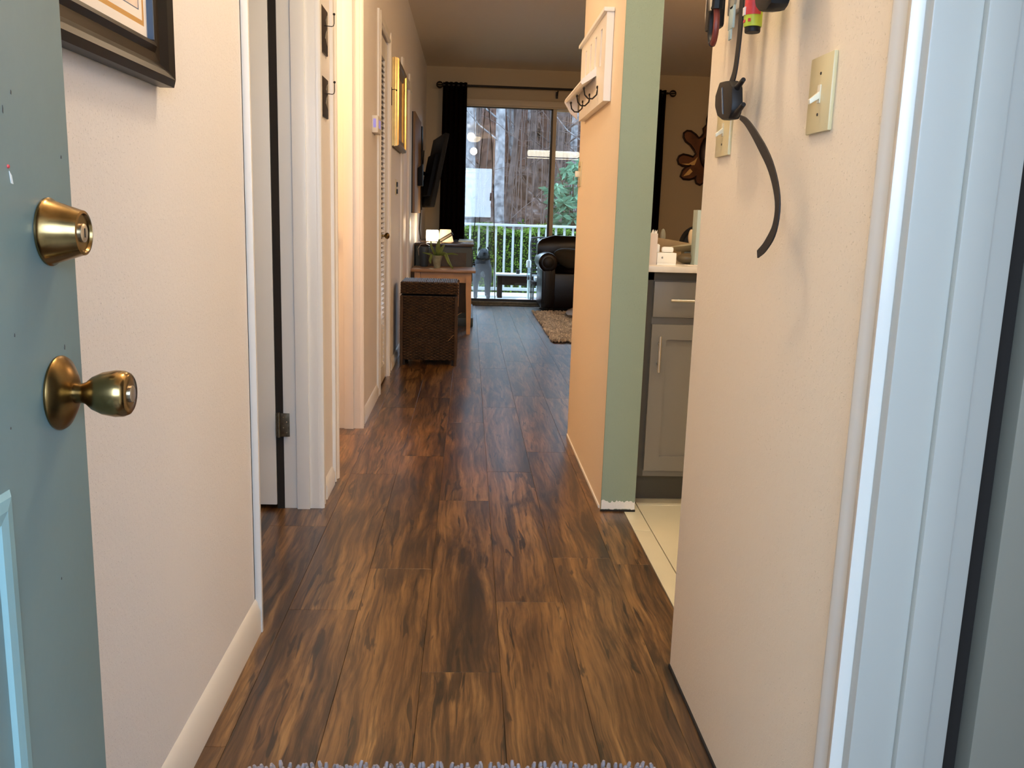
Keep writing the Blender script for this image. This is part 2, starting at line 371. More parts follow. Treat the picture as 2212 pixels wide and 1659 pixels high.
for i in range(len(tx)-1):
    ys = [1.22, 1.82, 2.727, 3.6] if i == 0 else [1.22, 2.08, 2.99, 3.6]
    for j in range(len(ys)-1): plank(tx[i], tx[i+1], ys[j], ys[j+1], 'floor_tile', 'tile', tf, g=.0015, z1=-.001)

# ------------------------------------------------------------------ baseboards, casings, jambs
BP = [(0, 0), (0, .012), (.058, .012), (.068, .008), (.078, .006), (.086, 0)]
def baseboard(name, y0, y1, h=1.0, m='cream_trim'):
    bm = NB(); sweep(bm, [(t*h, hh) for t, hh in BP], (LX, y0, 0), (LX, y1, 0), ((0, 0, 1), (1, 0, 0)))
    struct(name, bm, m, 'cream moulded baseboard on the left wall', 'baseboard')
baseboard('baseboard_left', -.09, 1.992)
baseboard('baseboard_left_middle', 3.0, 3.18, .8); baseboard('baseboard_left_rear', 4.14, 4.78, .8); baseboard('baseboard_left_end', 5.62, 6.38, .8)
baseboard('baseboard_living', 7.5, 7.98, .8)
CP = [(0, 0), (0, .011), (.010, .014), (.018, .011), (.040, .010), (.048, .016), (.058, .017), (.062, .010), (.062, 0)]   # casing profile
def casing(name, x, hd, y_in, sgn, z1, label, m='white_trim', w=1.0, z0=0):   # vertical casing on the wall, inner edge at y_in, extends sgn along y
    bm = NB(); sweep(bm, [(t*w, h) for t, h in CP], (x, y_in + sgn*.062*w, z0), (x, y_in + sgn*.062*w, z1), ((0, -sgn, 0), (hd, 0, 0)))
    return struct(name, bm, m, label, 'trim')
def head(name, x, hd, ya, yb, z, label, m='white_trim'):
    bm = NB(); sweep(bm, CP, (x, ya+.0622, z+.062), (x, yb-.0622, z+.062), ((0, 0, -1), (hd, 0, 0)))
    struct(name, bm, m, label, 'trim')
struct('trim_1', bx1(LX-.006, LX+.0155, D1[0]-.010, D1[0]+.002, 0, DH+.06), 'white_trim', 'bright white strip at the near side of the first left opening', 'trim', bev=.002)
casing('trim_2', LX, 1, D1[1], 1, DH+.06, 'white casing beside the hinge jamb of the first left door')
casing('trim_3', LX, 1, D2[0], -1, DH+.06, 'white casing at the near side of the warm lit opening')
casing('trim_4', LX, 1, D2[1], 1, DH+.06, 'cream casing at the far side of the warm lit opening', 'cream_trim')
casing('trim_5', LX, 1, LV[0], -1, DH+.03, 'white casing left of the louvred door')
casing('trim_6', LX, 1, LV[1]+.02, 1, DH+.03, 'white casing right of the louvred door', w=2.2)
casing('trim_7', LX, 1, D3[0], -1, DH+.06, 'white casing before the third left doorway')
casing('trim_8', LX, 1, D3[1], 1, DH+.06, 'greyish casing after the third left doorway', w=4.5)
casing('trim_9', RX, -1, .966, 1, DH+.12, 'white moulded casing on the right wall', 'mid_trim')
head('trim_10', LX, 1, D1[0]-.062, D1[1]+.062, DH, 'white head casing over the first left door')
head('trim_11', LX, 1, D2[0]-.062, D2[1]+.062, DH, 'white head casing over the warm lit opening')
head('trim_12', LX, 1, LV[0]-.062, LV[1]+.062, DH-.03, 'white head casing over the louvred door')
head('trim_13', LX, 1, D3[0]-.062, D3[1]+.28, DH-.06, 'grey head casing over the third left doorway')
def jamb(name, x0, x1, y, out, label, stop=True, m='white_trim', z=DH):
    # board across the wall thickness facing out (-1: toward camera), with a door stop
    bm = NB(); box(bm, x0, x1, y, y+.018*-out, 0, z)
    if stop: box(bm, x0 + (x1-x0)*.42, x0 + (x1-x0)*.76, y + out*.011, y, 0, z)
    return struct(name, bm, m, label, 'trim', bev=.0015)
jamb('trim_14', LX-TH-.01, LX, D1[1]-.001, -1, 'white hinge jamb with stop of the first left door')
jamb('trim_15', LX-TH-.01, LX, D1[0]+.001, 1, 'near jamb of the first left door')
jamb('trim_16', LX-TH-.01, LX, D2[1]-.001, -1, 'warm lit jamb with strike plate', m='cream_trim')
jamb('trim_17', LX-TH-.01, LX, D2[0]+.001, 1, 'near jamb of the warm lit opening', m='cream_trim')
bm = NB()   # right hand closet jamb: stepped board facing the camera
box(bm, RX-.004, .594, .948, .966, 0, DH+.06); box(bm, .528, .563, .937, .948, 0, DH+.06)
struct('trim_18', bm, 'dimmed_white_trim', 'wide white stepped door jamb at the right edge', 'trim', bev=.0025)  # white jamb painted grey to tone down the strong daylight on it
struct('trim_19', bx1(.594, .632, .985, 1.02, 0, DH+.06), 'dark_joint', 'dark gap behind the right jamb', 'trim')
struct('trim_20', bx1(RX-.0035, RX, 1.05, 1.84, 0, .006), 'dark_joint', 'dark gap under the right wall', 'trim')
struct('trim_21', bx1(.474, .478, 2.95, 3.985, 0, .010), 'plaster', 'rough bare strip along the bottom of the partition wall', 'trim')
bm = NB(); n = 22; random.seed(3)
top = [(.479 + (.117)*i/n, .034 + random.uniform(-.004, .006) + (.006 if i < 3 else 0)) for i in range(n+1)]
prism(bm, [(x, 2.917, z) for x, z in top] + [(x, 2.917, .006 + random.uniform(0, .004)) for x, z in reversed(top)], (0, -.0022, 0))
struct('trim_22', bm, 'plaster', 'bare white plaster patch at the foot of the green wall end', 'trim')
struct('trim_23', bx1(.476, .598, 2.914, 2.917, 0, .006), 'dark_joint', 'dark gap under the green wall end', 'trim')

# strike plate on warm jamb, hinge on first jamb
sp = thing('strike_plate', 'brass strike plate on the warm lit door jamb', 'strike plate', (-.60, 4.03, .872))
bm = NB(); box(bm, -.624, -.590, 4.0300, 4.0315+.001, .843, .901); obj('plate', bm, 'brass', sp, bev=.001)
bm = NB(); box(bm, -.615, -.601, 4.0285, 4.0302, .858, .886); obj('latch_hole', bm, 'dark_joint', sp)

# ------------------------------------------------------------------ doors
# entry door (door_1): swung open, key side facing the hall
d1 = struct('door_1', bx1(-.366, -.3245, -.09, .7525, .012, 2.0), 'teal_paint', 'teal painted front door standing open at the left', 'door', bev=.002, org=(-.345, -.09, 0))
def panel(y0, y1, z0, z1):
    bm = NB(); o, i = .022, 0
    def ring(d, x): return [(x, y0+d, z0+d), (x, y1-d, z0+d), (x, y1-d, z1-d), (x, y0+d, z1-d)]
    rs = [ring(0, -.3245), ring(.004, -.3215), ring(.012, -.3205), ring(.020, -.3215), ring(.024, -.3260)]
    vs = [[bm.verts.new(p) for p in r] for r in rs]
    for q in range(len(vs)-1):
        for k in range(4): bm.faces.new((vs[q][k], vs[q][(k+1) % 4], vs[q+1][(k+1) % 4], vs[q+1][k]))
    obj('panel_moulding', bm, 'teal_light', d1, smooth=False)
    bm = NB(); box(bm, -.3245, -.3225, y0+.055, y1-.055, z0+.055, z1-.055); obj('raised_panel', bm, 'teal_paint', d1, bev=.0018)
panel(.36, .622, .20, .797); panel(.02, .30, .20, .797); panel(.36, .57, 1.05, 1.85); panel(.02, .30, 1.05, 1.85)
KY = .709
bm = NB(); lathe(bm, [(0, .0262), (.0015, .0262), (.003, .0245), (.024, .0178), (.0262, .0172), (.0266, .0150), (.0248, .0140), (.0248, .006)], (-.3245, KY, .977), (1, .02, 0), 48)
db = obj('deadbolt', bm, 'brass', d1); db['label'] = 'brass keyed deadbolt cylinder'
bm = NB(); lathe(bm, [(0, .0072), (.0018, .0072), (.0022, .0062)], (-.2999, KY+.0004, .977), (1, .02, 0), 24); obj('key_cylinder', bm, 'nickel', db)
bm = NB(); box(bm, -.29785, -.29755, KY-.0006, KY+.0014, .9735, .9805); obj('keyhole', bm, 'dark_joint', db)
bm = NB(); lathe(bm, [(0, .0298), (.0015, .0300), (.004, .0285), (.009, .0200), (.012, .0130), (.0125, .0100)], (-.3245, KY, .850), (1, .02, 0), 48)
ro = obj('rosette', bm, 'brass_dark', d1)
bm = NB(); lathe(bm, [(.010, .0085), (.018, .0080), (.021, .0092), (.026, .0135), (.034, .0172), (.044, .0190), (.050, .0186), (.054, .0168), (.0552, .0150), (.0552, .009)], (-.3245, KY, .850), (1, .02, 0), 48)
kn = obj('door_knob', bm, 'brass', d1); kn['label'] = 'tapered brass door knob'
bm = NB(); lathe(bm, [(0, .0068), (.0016, .0068), (.002, .0055)], (-.2693, KY+.001, .850), (1, .02, 0), 24); obj('key_cylinder', bm, 'steel', kn)
bm = NB()
for y, z, w, h in ((.665, 1.075, .0006, .0016), (.652, 1.062, .0005, .0028), (.737, 1.035, .0007, .0014), (.645, .905, .0005, .0014), (.722, .885, .0006, .0022), (.630, .84, .0006, .0010), (.69, .70, .0005, .0012)):
    prism(bm, [(-.3245, y-w, z-h*.6), (-.3245, y+w*.4, z-h), (-.3245, y+w, z+h*.3), (-.3245, y, z+h)], (.0003, 0, 0))
obj('scuff_marks', bm, 'scuff', d1)
bm = NB(); prism(bm, [(-.3245, .6545, 1.0205), (-.3245, .6575, 1.0175), (-.3245, .6590, 1.0115), (-.3245, .6560, 1.0120)], (.0003, 0, 0)); obj('paint_chips', bm, 'pale_scuff', d1)
bm = NB(); lathe(bm, [(0, .0014), (.001, .0010)], (-.3245, .6535, 1.0235), (1, 0, 0), 10); obj('red_pinhead', bm, 'red_label', d1)

def leaf_door(name, label, x_h, x_e, y, m='white_door', z=1.96, hinges=(), hx=None):
    d = struct(name, bx1(min(x_h, x_e), max(x_h, x_e), y-.016, y+.018, .014, z), m, label, 'door', bev=.002)
    return d
d2 = leaf_door('door_2', 'white door leaf swung open inside the first left opening', -.631, -1.36, 2.912)
for zz in (.295, 1.70):
    bm = NB(); box(bm, -.6125, -.582, 2.8855, 2.887, zz-.040, zz+.040); h = obj('hinge', bm, 'old_hinge', d2, bev=.0006)
    bm = NB(); tube(bm, [(-.618, 2.884, zz-.042), (-.618, 2.884, zz+.042)], .0055, 10); box(bm, -.628, -.616, 2.887, 2.8895, zz-.038, zz+.038); obj('hinge_pin', bm, 'old_hinge', h)
    bm = NB()
    for a, b in ((-.603, .026), (-.592, .010), (-.603, -.010), (-.592, -.026)): lathe(bm, [(0, .0022), (.0006, .0016)], (a, 2.8855, zz+b), (0, -1, 0), 8)
    obj('screw', bm, 'nickel', h)
struct('trim_24', bx1(-.630, -.606, 2.9, 2.905, 0, DH), 'dark_joint', 'dark hinge gap of the first left door', 'trim')
d3 = leaf_door('door_3', 'pale grey green closet door leaf at the right edge', .634, 1.34, .975, m='grey_door', z=2.02)

# louvred door
d4 = thing('door_4', 'white louvred closet door with brass knob', 'door', (LX-.02, 5.13, 0)); d4['kind'] = 'structure'
xf, xb = LX-.004, LX-.030
for a, b in ((LV[0]+.003, LV[0]+.045), (LV[1]-.125, LV[1]-.003)): obj('stile', bx1(xb, xf, a, b, .012, 1.945), 'white_trim', d4, bev=.002)
for a, b in ((.012, .10), (1.84, 1.945)): obj('rail', bx1(xb, xf, LV[0]+.045, LV[1]-.125, a, b), 'white_trim', d4, bev=.002)
nsl = 62; y0, y1 = LV[0]+.045, LV[1]-.125
bm = NB(); m4 = Matrix.Rotation(math.radians(45), 4, 'Y')
vs = box(bm, -.0100, .0100, -(y1-y0)/2, (y1-y0)/2, -.0022, .0022); bmesh.ops.transform(bm, matrix=m4, verts=bm.verts)
sm = bpy.data.meshes.new('slat'); bm.to_mesh(sm); bm.free(); sm.materials.append(MT['white_trim'])
for i in range(nsl):
    o = bpy.data.objects.new('slat', sm); C.objects.link(o); o.parent = d4
    o.location = (LX-.0135 - d4.location.x, (y0+y1)/2 - d4.location.y, .114 + i*(1.84-.114)/nsl)
obj('backing', bx1(LX-.024, LX-.020, y0, y1, .1, 1.84), 'dark_joint', d4)  # dark sheet stands in for the shade between the slats
bm = NB(); lathe(bm, [(0, .017), (.003, .016), (.006, .007), (.022, .006), (.027, .012), (.034, .0175), (.042, .0180), (.049, .012), (.051, .004)], (LX-.004, 5.02, .870), (1, 0, 0), 28)
obj('door_knob', bm, 'brass_dark', d4)
# third left doorway: flat door, warm light put into its colour
d5 = struct('door_5', bx1(LX-.05, LX-.004, D3[0]+.02, D3[1]-.002, .01, DH-.07), 'warm_lit_door', 'plain door in the third left doorway, coloured as if warmly lit', 'door', bev=.002)

# ------------------------------------------------------------------ sliding glass door
sd = thing('door_6', 'tan framed sliding glass door to the balcony', 'door', (.95, 10.0, 0)); sd['kind'] = 'structure'
bm = NB(); box(bm, -.14, 1.95, 9.975, 10.10, 2.175, 2.235); box(bm, -.14, 1.95, 9.99, 10.06, 2.160, 2.176); obj('head_frame', bm, 'frame_metal', sd, bev=.003)
for a, b in ((-.14, -.10), (1.91, 1.95)): obj('side_frame', bx1(a, b, 9.985, 10.10, .0, 2.175), 'frame_metal', sd, bev=.003)
bm = NB(); box(bm, -.14, 1.95, 9.96, 10.13, 0, .018); box(bm, -.14, 1.95, 9.975, 10.09, .018, .045); obj('threshold', bm, 'threshold', sd, bev=.003)
pl = obj('sliding_panel', bx1(.895, .935, 10.01, 10.045, .045, 2.172), 'frame_metal', sd, bev=.003)
bm = NB(); box(bm, .872, .896, 10.02, 10.04, .045, 2.172); box(bm, -.10, .90, 10.02, 10.04, .040, .070); box(bm, -.10, .90, 10.02, 10.04, 2.150, 2.175); box(bm, -.10, -.08, 10.02, 10.04, .045, 2.17)
obj('dark_gasket', bm, 'frame_dark', pl)
bm = NB(); box(bm, .93, 1.91, 10.06, 10.085, .045, .085); box(bm, .93, 1.91, 10.06, 10.085, 2.14, 2.172); box(bm, 1.875, 1.91, 10.06, 10.085, .045, 2.172)
p2 = obj('fixed_panel', bm, 'frame_metal', sd)
obj('pane', bx1(-.08, .873, 10.028, 10.0285, .07, 2.15), 'glass', pl)
obj('pane', bx1(.93, 1.876, 10.072, 10.0725, .085, 2.14), 'glass', p2)
# insect mesh with black ribbon edges, hung outside the open panel
ms = thing('mesh_screen', 'black edged insect mesh hanging in two sashes behind the left glass', 'screen', (.45, 10.12, 0))
def ribbon(pts, w=.0105):
    bm = NB(); tube(bm, pts, w, 6, (1, .5)); return bm
YM = 10.14
obj('ribbon', ribbon([(.150, YM, 2.17), (.128, YM, 1.85), (.095, YM, 1.45), (.088, YM-.01, 1.39)]), 'ribbon_black', ms)
obj('ribbon', ribbon([(.190, YM, 2.17), (.235, YM, 1.75), (.268, YM, 1.25), (.290, YM, .70), (.312, YM, .04)]), 'ribbon_black', ms)
obj('ribbon', ribbon([(.040, YM, 1.18), (.072, YM, 1.215), (.074, YM, 1.05), (.058, YM, .85), (.052, YM, .64)]), 'ribbon_black', ms)
bm = NB(); f = [(.02, YM+.003, .05), (.30, YM+.003, .05), (.285, YM+.003, .7), (.265, YM+.003, 1.25), (.232, YM+.003, 1.75), (.188, YM+.003, 2.17), (.152, YM+.003, 2.17), (.10, YM+.003, 1.45), (.02, YM+.003, 1.2)]
prism(bm, f, (0, .0006, 0)); obj('netting', bm, 'insect_mesh', ms, smooth=False)

# curtains and rod
def curtain(name, label, xa, xb, z0, z1, y, n, amp, parent_rod=None):
    bm = NB(); cols = n*8; rows = 10; g = []
    for j in range(rows+1):
        z = z0 + (z1-z0)*j/rows; row = []
        for i in range(cols+1):
            t = i/cols; sw = .03*(1-j/rows)*(1 if xa < 0 else -.2)
            row.append(bm.verts.new((xa + (xb-xa)*t - sw*(1-t) , y + amp*math.sin(t*n*2*PI) + .008*math.sin(j*1.3+i*.5), z)))
        g.append(row)
    for j in range(rows):
        for i in range(cols): bm.faces.new((g[j][i], g[j][i+1], g[j+1][i+1], g[j+1][i]))
    o = obj(name, bm, 'curtain', smooth=True); tag(o, label, 'curtain')
    md = o.modifiers.new('s', 'SOLIDIFY'); md.thickness = .004
    return o
curtain('curtain', 'black maroon curtain panel left of the sliding glass door', -.31, -.055, .03, 2.385, 9.885, 5, .03)
curtain('curtain', 'dark curtain panel right of the sliding door, glimpsed beside the green wall end', 1.72, 2.10, .03, 2.385, 9.885, 7, .03)
rod = thing('curtain_rod', 'black curtain rod with round cage finials above the sliding door', 'curtain rod', (.92, 9.88, 2.355))
bm = NB(); tube(bm, [(-.31, 9.885, 2.355), (2.12, 9.885, 2.355)], .012, 12); obj('pole', bm, 'iron', rod)
for sx, x in ((-1, -.345), (1, 2.175)):
    bm = NB(); 
    for k in range(4):
        a = k*PI/4; pts = []
        for i in range(17):
            t = 2*PI*i/16; pts.append((x + sx*(-.0) + .034*math.cos(t), 9.885 + .030*math.sin(t)*math.cos(a), 2.355 + .034*math.sin(t)*math.sin(a)))
        tube(bm, pts, .0042, 6)
    tube(bm, [(x - sx*.06, 9.885, 2.355), (x - sx*.034, 9.885, 2.355)], .009, 8); obj('finial', bm, 'iron', rod)
for x in (-.20, .925, 2.06):
    bm = NB(); tube(bm, [(x, 10.0, 2.30), (x, 9.93, 2.30), (x, 9.885, 2.335)], .007, 8); box(bm, x-.012, x+.012, 9.99, 10.0, 2.27, 2.34); obj('bracket', bm, 'iron', rod)

# ------------------------------------------------------------------ near left: framed print
fp = thing('picture_frame', 'black framed print with white and gold mat on the near left wall', 'picture', (LX, 1.2, 1.186))
def frame_bar(bm, a, b, inn):  # mitred bar in the wall plane: a->b outer edge, inn = inward vector
    P = [(0, .004), (0, .026), (.010, .032), (.020, .026), (.030, .016), (.044, .014), (.052, .020), (.058, .018), (.060, .010)]
    a = Vector(a); b = Vector(b); d = (b-a).normalized(); inn = Vector(inn)
    ra = [bm.verts.new(a + inn*t + d*t + Vector((h, 0, 0))) for t, h in P]; rb = [bm.verts.new(b + inn*t - d*t + Vector((h, 0, 0))) for t, h in P]
    for k in range(len(P)-1): bm.faces.new((ra[k], ra[k+1], rb[k+1], rb[k]))
Y0, Y1, Z0, Z1 = .86, 1.462, 1.180, 1.72
for nm, a, b, inn in (('bottom_rail', (LX, Y0, Z0), (LX, Y1, Z0), (0, 0, 1)), ('top_rail', (LX, Y0, Z1), (LX, Y1, Z1), (0, 0, -1)), ('side_rail', (LX, Y1, Z0), (LX, Y1, Z1), (0, -1, 0)), ('side_rail', (LX, Y0, Z0), (LX, Y0, Z1), (0, 1, 0))):
    bm = NB(); frame_bar(bm, a, b, inn); obj(nm, bm, 'dark_wood_frame', fp, smooth=False)
obj('frame_back', bx1(LX+.0005, LX+.006, Y0+.002, Y1-.002, Z0+.002, Z1-.002), 'black_frame', fp)
X = LX+.009
def flatframe(bm, x, d0, d1, t=.001):
    a0, a1, c0, c1 = Y0+d0, Y1-d0, Z0+d0, Z1-d0; b0, b1, e0, e1 = Y0+d1, Y1-d1, Z0+d1, Z1-d1
    box(bm, x, x+t, a0, a1, c0, e0); box(bm, x, x+t, a0, a1, e1, c1); box(bm, x, x+t, a0, b0, e0, e1); box(bm, x, x+t, b1, a1, e0, e1)
obj('blue_fillet', bx1(LX+.010, LX+.019, Y1-.0625, Y1-.0595, Z0+.06, Z1-.06), 'blue_edge', fp)
for nm, d0, d1, m in (('mat_board', .060, .075, 'paper_mat'), ('gold_line', .075, .082, 'gold_line'), ('mat_board', .082, .094, 'paper_mat'), ('ink_line', .094, .0955, 'blue_edge')):
    bm = NB(); flatframe(bm, X, d0, d1); obj(nm, bm, m, fp)
pp = obj('print_sheet', bx1(X-.0005, X+.0006, Y0+.09, Y1-.09, Z0+.09, Z1-.09), 'print_paper', fp)
bm = NB(); random.seed(11)
for k in range(46):
    y = random.uniform(1.02, Y1-.105); z = random.uniform(Z0+.105, Z0+.3); pts = [(X+.001, y, z)]
    for i in range(5): pts.append((X+.001, pts[-1][1]+random.uniform(-.005, .005), pts[-1][2]+random.uniform(.001, .007)))
    tube(bm, pts, .0006, 4)
stuff(obj('ink_drawing', bm, 'ink', pp))

# ------------------------------------------------------------------ key hook plaques
def plaque(zt, zb, label, var):
    t = thing('hook_plaque', label, 'hook', (LX, 3.07, zb), 'dark plaques with wire hooks between the left doors')
    y0, y1 = 2.985, 3.135; obj('plate', bx1(LX, LX+.006, y0, y1, zb, zt), 'plaque_dark', t, bev=.0015)
    random.seed(var); bm = NB(); zz = zt-.02
    ys = [y1-.03, y1-.05, y1-.02, y1-.045, y1-.06, y1-.02]
    poly = [(LX+.006, y1-.012, zt-.012)] + [(LX+.006, ys[i], zt-.02-(zt-zb-.05)*i/5) for i in range(6)] + [(LX+.006, y1-.012, zb+.03)]
    prism(bm, poly, (.0015, 0, 0)); obj('silver_relief', bm, 'plaque_silver', t)
    zh = zt - (zt-zb)*.40; yh = 3.06
    bm = NB(); tube(bm, [(LX+.004, yh, zh), (LX+.030, yh, zh-.002), (LX+.036, yh, zh), (LX+.038, yh, zh+.008), (LX+.038, yh, zh+.034)], .0014, 8)
    ell(bm, (LX+.038, yh, zh+.036), .0042, .0042, .0042, 12, 8); obj('hook', bm, 'iron', t)
plaque(1.645, 1.505, 'dark plaque with wire hook, the upper of two left of the warm doorway', 4)
plaque(1.428, 1.303, 'dark plaque with wire hook, the lower of two left of the warm doorway', 5)

# thermostat, far switch, small hook, gold frame, canvas
th = thing('thermostat', 'small white thermostat with lit violet display beside the louvred door', 'thermostat', (LX, 4.62, 1.385))
obj('case', bx1(LX, LX+.030, 4.55, 4.70, 1.385, 1.468), 'thermo', th, bev=.004)
bm = NB(); box(bm, LX+.029, LX+.0308, 4.58, 4.67, 1.41, 1.45); box(bm, LX+.006, LX+.020, 4.5490, 4.5502, 1.41, 1.452); obj('display', bm, 'lcd', th)
fs = thing('light_switch', 'grey double switch plate beyond the louvred door', 'switch', (LX, 6.02, 1.11))
obj('plate', bx1(LX, LX+.004, 5.97, 6.08, 1.115, 1.215), 'ivory', fs, bev=.001)
for z in (1.185, 1.140): obj('toggle', bx1(LX+.004, LX+.012, 6.0, 6.04, z-.018, z+.012), 'iron', fs)
hk = thing('latch_hook', 'little dark latch hook on the louvred door casing', 'hook', (LX, 5.50, 1.66))
bm = NB(); box(bm, LX+.017, LX+.020, 5.44, 5.455, 1.62, 1.72); obj('plate', bm, 'iron', hk)
bm = NB(); tube(bm, [(LX+.018, 5.45, 1.71), (LX+.038, 5.45, 1.71), (LX+.045, 5.45, 1.706)], .0025, 6); ell(bm, (LX+.046, 5.45, 1.706), .005, .005, .005, 10, 6); obj('arm', bm, 'iron', hk)
gf = thing('gold_frame', 'thick moulded gold picture frame beside the louvred door', 'picture', (LX, 6.0, 1.40))
Y0, Y1, Z0, Z1 = 5.66, 6.36, 1.405, 1.925
def gbar(nm, a, b, inn, m='gold'):
    P = [(0, .002), (0, .014), (-.003, .017), (-.003, .022), (0, .025), (0, .036), (.008, .044), (.020, .041), (.026, .032), (.044, .024), (.052, .028), (.062, .026), (.068, .014)]
    bm = NB(); a = Vector(a); b = Vector(b); d = (b-a).normalized(); inn = Vector(inn)
    ra = [bm.verts.new(a + inn*t + d*t + Vector((h, 0, 0))) for t, h in P]; rb = [bm.verts.new(b + inn*t - d*t + Vector((h, 0, 0))) for t, h in P]
    for k in range(len(P)-1): bm.faces.new((ra[k], ra[k+1], rb[k+1], rb[k]))
    obj(nm, bm, m, gf, smooth=False)
gbar('side_rail', (LX, Y0, Z0), (LX, Y0, Z1), (0, 1, 0)); gbar('side_rail', (LX, Y1, Z0), (LX, Y1, Z1), (0, -1, 0))
gbar('bottom_rail', (LX, Y0, Z0), (LX, Y1, Z0), (0, 0, 1), 'gold_dark'); gbar('top_rail', (LX, Y0, Z1), (LX, Y1, Z1), (0, 0, -1), 'gold_dark')
obj('painting', bx1(LX+.012, LX+.016, Y0+.06, Y1-.06, Z0+.06, Z1-.06), 'picture_art', gf)
cv = thing('canvas_picture', 'brown canvas panel on the wall before the television', 'picture', (LX, 8.0, 1.0))
obj('canvas', bx1(LX, LX+.030, 7.56, 8.45, 1.0, 1.82), 'canvas_brown', cv, bev=.003)
obj('stretcher_edge', bx1(LX+.001, LX+.012, 7.552, 7.56, 1.002, 1.818), 'dark_wood_frame', cv)

# ------------------------------------------------------------------ television on swing arm
tv = thing('television', 'flat black television tilted out from the left wall on an arm', 'television', (-.36, 8.75, 1.05))
def slab(name, m, parent, c, half, rot, bev=.004):
    bm = NB(); box(bm, -half[0], half[0], -half[1], half[1], -half[2], half[2])
    bmesh.ops.transform(bm, matrix=Matrix.Translation(c) @ rot, verts=bm.verts); return obj(name, bm, m, parent, bev=bev)
R_tv = Matrix.Rotation(math.radians(9), 4, 'Z') @ Matrix.Rotation(math.radians(11), 4, 'Y')
slab('screen_body', 'tv_black', tv, (-.355, 8.85, 1.395), (.020, .47, .34), R_tv)
slab('back_bulge', 'tv_black', tv, (-.395, 8.85, 1.36), (.022, .30, .20), R_tv, .01)
slab('glass_front', 'tv_black', tv, (-.3335, 8.852, 1.392), (.0012, .455, .325), R_tv, 0)
bm = NB(); box(bm, LX, LX+.035, 8.60, 8.69, 1.03, 1.80); obj('wall_rail', bm, 'tv_black', tv, bev=.003)
bm = NB(); tube(bm, [(LX+.03, 8.65, 1.38), (-.43, 8.75, 1.37), (-.40, 8.85, 1.37)], .018, 8); obj('arm', bm, 'tv_black', tv)
bm = NB(); tube(bm, [(-.455, 8.60, 1.40), (-.450, 8.58, 1.30), (-.462, 8.57, 1.1), (-.47, 8.5, .85), (-.455, 8.45, .76)], .006, 6); tube(bm, [(-.44, 8.60, 1.58), (-.448, 8.60, 1.45)], .005, 6); obj('cable', bm, 'tv_black', tv)
sk = thing('speaker_box', 'small black box with slanted top beside the brown canvas', 'speaker', (-.47, 7.98, 1.24))
bm = NB(); prism(bm, [(LX+.03, 7.94, 1.235), (LX+.075, 7.94, 1.235), (LX+.075, 7.94, 1.425), (LX+.03, 7.94, 1.385)], (0, .12, 0)); obj('body', bm, 'tv_black', sk, bev=.003)

# ------------------------------------------------------------------ wicker hamper
hp = thing('wicker_hamper', 'dark brown woven wicker hamper with lid standing at the left wall', 'hamper', (-.255, 6.02, 0))
hx0, hx1, hy0, hy1 = -.437, -.074, 5.85, 6.19
def weave(bm, a, b, z0, z1, rows, nrm, waves, r=.0042, amp=.0062):
    a = Vector((a[0], a[1], 0)); b = Vector((b[0], b[1], 0)); nrm = Vector(nrm); dz = (z1-z0)/rows
    for i in range(rows):
        z = z0 + dz*(i+.5); ph = PI*(i % 2); pts = []
        m = waves*4
        for k in range(m+1):
            t = k/m; pts.append(a.lerp(b, t) + nrm*(amp*math.cos(t*waves*2*PI + ph)) + Vector((0, 0, z + random.uniform(-.0006, .0006))))
        tube(bm, pts, dz*.5, 4, (.9, 1.05))
def core(x0, x1, y0, y1, z0, z1): return bx1(x0, x1, y0, y1, z0, z1)
obj('core', core(hx0+.004, hx1-.004, hy0+.004, hy1-.004, .035, .465), 'wicker_dark', hp)
bm = NB(); weave(bm, (hx0, hy0), (hx1, hy0), .036, .462, 44, (0, -1, 0), 9); weave(bm, (hx1, hy0), (hx1, hy1), .036, .462, 44, (1, 0, 0), 8); weave(bm, (hx0, hy0), (hx0, hy1), .036, .462, 44, (-1, 0, 0), 8)
stuff(obj('woven_strands', bm, 'wicker', hp))
bm = NB()
bm.free()
for x in (hx0+.002, hx1-.002):
    bm = NB(); tube(bm, [(x, hy0-.004, .0), (x, hy0-.004, .462)], .010, 8); obj('corner_post', bm, 'wicker', hp)
for x in (hx0+.012, hx1-.012):
    for y in (hy0+.012, hy1-.012): obj('foot', bx1(x-.014, x+.014, y-.014, y+.014, 0, .036), 'wicker_dark', hp)
bm = NB(); weave(bm, (hx0-.004, hy0-.006), (hx1+.004, hy0-.006), .478, .552, 8, (0, -1, 0), 9); weave(bm, (hx1+.006, hy0-.006), (hx1+.006, hy1), .478, .552, 8, (1, 0, 0), 8)
ld = obj('lid', bx1(hx0-.002, hx1+.002, hy0-.002, hy1, .476, .550), 'wicker_dark', hp); stuff(obj('lid_strands', bm, 'wicker', ld))
bm = NB()
for i in range(30):
    x = hx0 + .004 + i*(hx1-hx0-.008)/29; tube(bm, [(x, hy0-.008, .554), (x, hy1, .554)], .0062, 4)
obj('lid_top', bm, 'wicker', ld)
bm = NB()
for (p, q) in (((hx1+.008, hy0, .56), (hx1+.012, hy0, .40)), ((hx1+.006, hy0, .34), (hx1+.036, hy0-.01, .36)), ((hx1-.05, hy0-.012, .17), (hx1-.015, hy0-.014, .21)), ((hx0-.004, hy0, .47), (hx0-.014, hy0, .476))):
    bm = NB(); p, q = Vector(p), Vector(q); tube(bm, [p, p.lerp(q, .5)+Vector((.004, 0, .004)), q], .0012, 4); obj('loose_strand', bm, 'table_wood', hp)

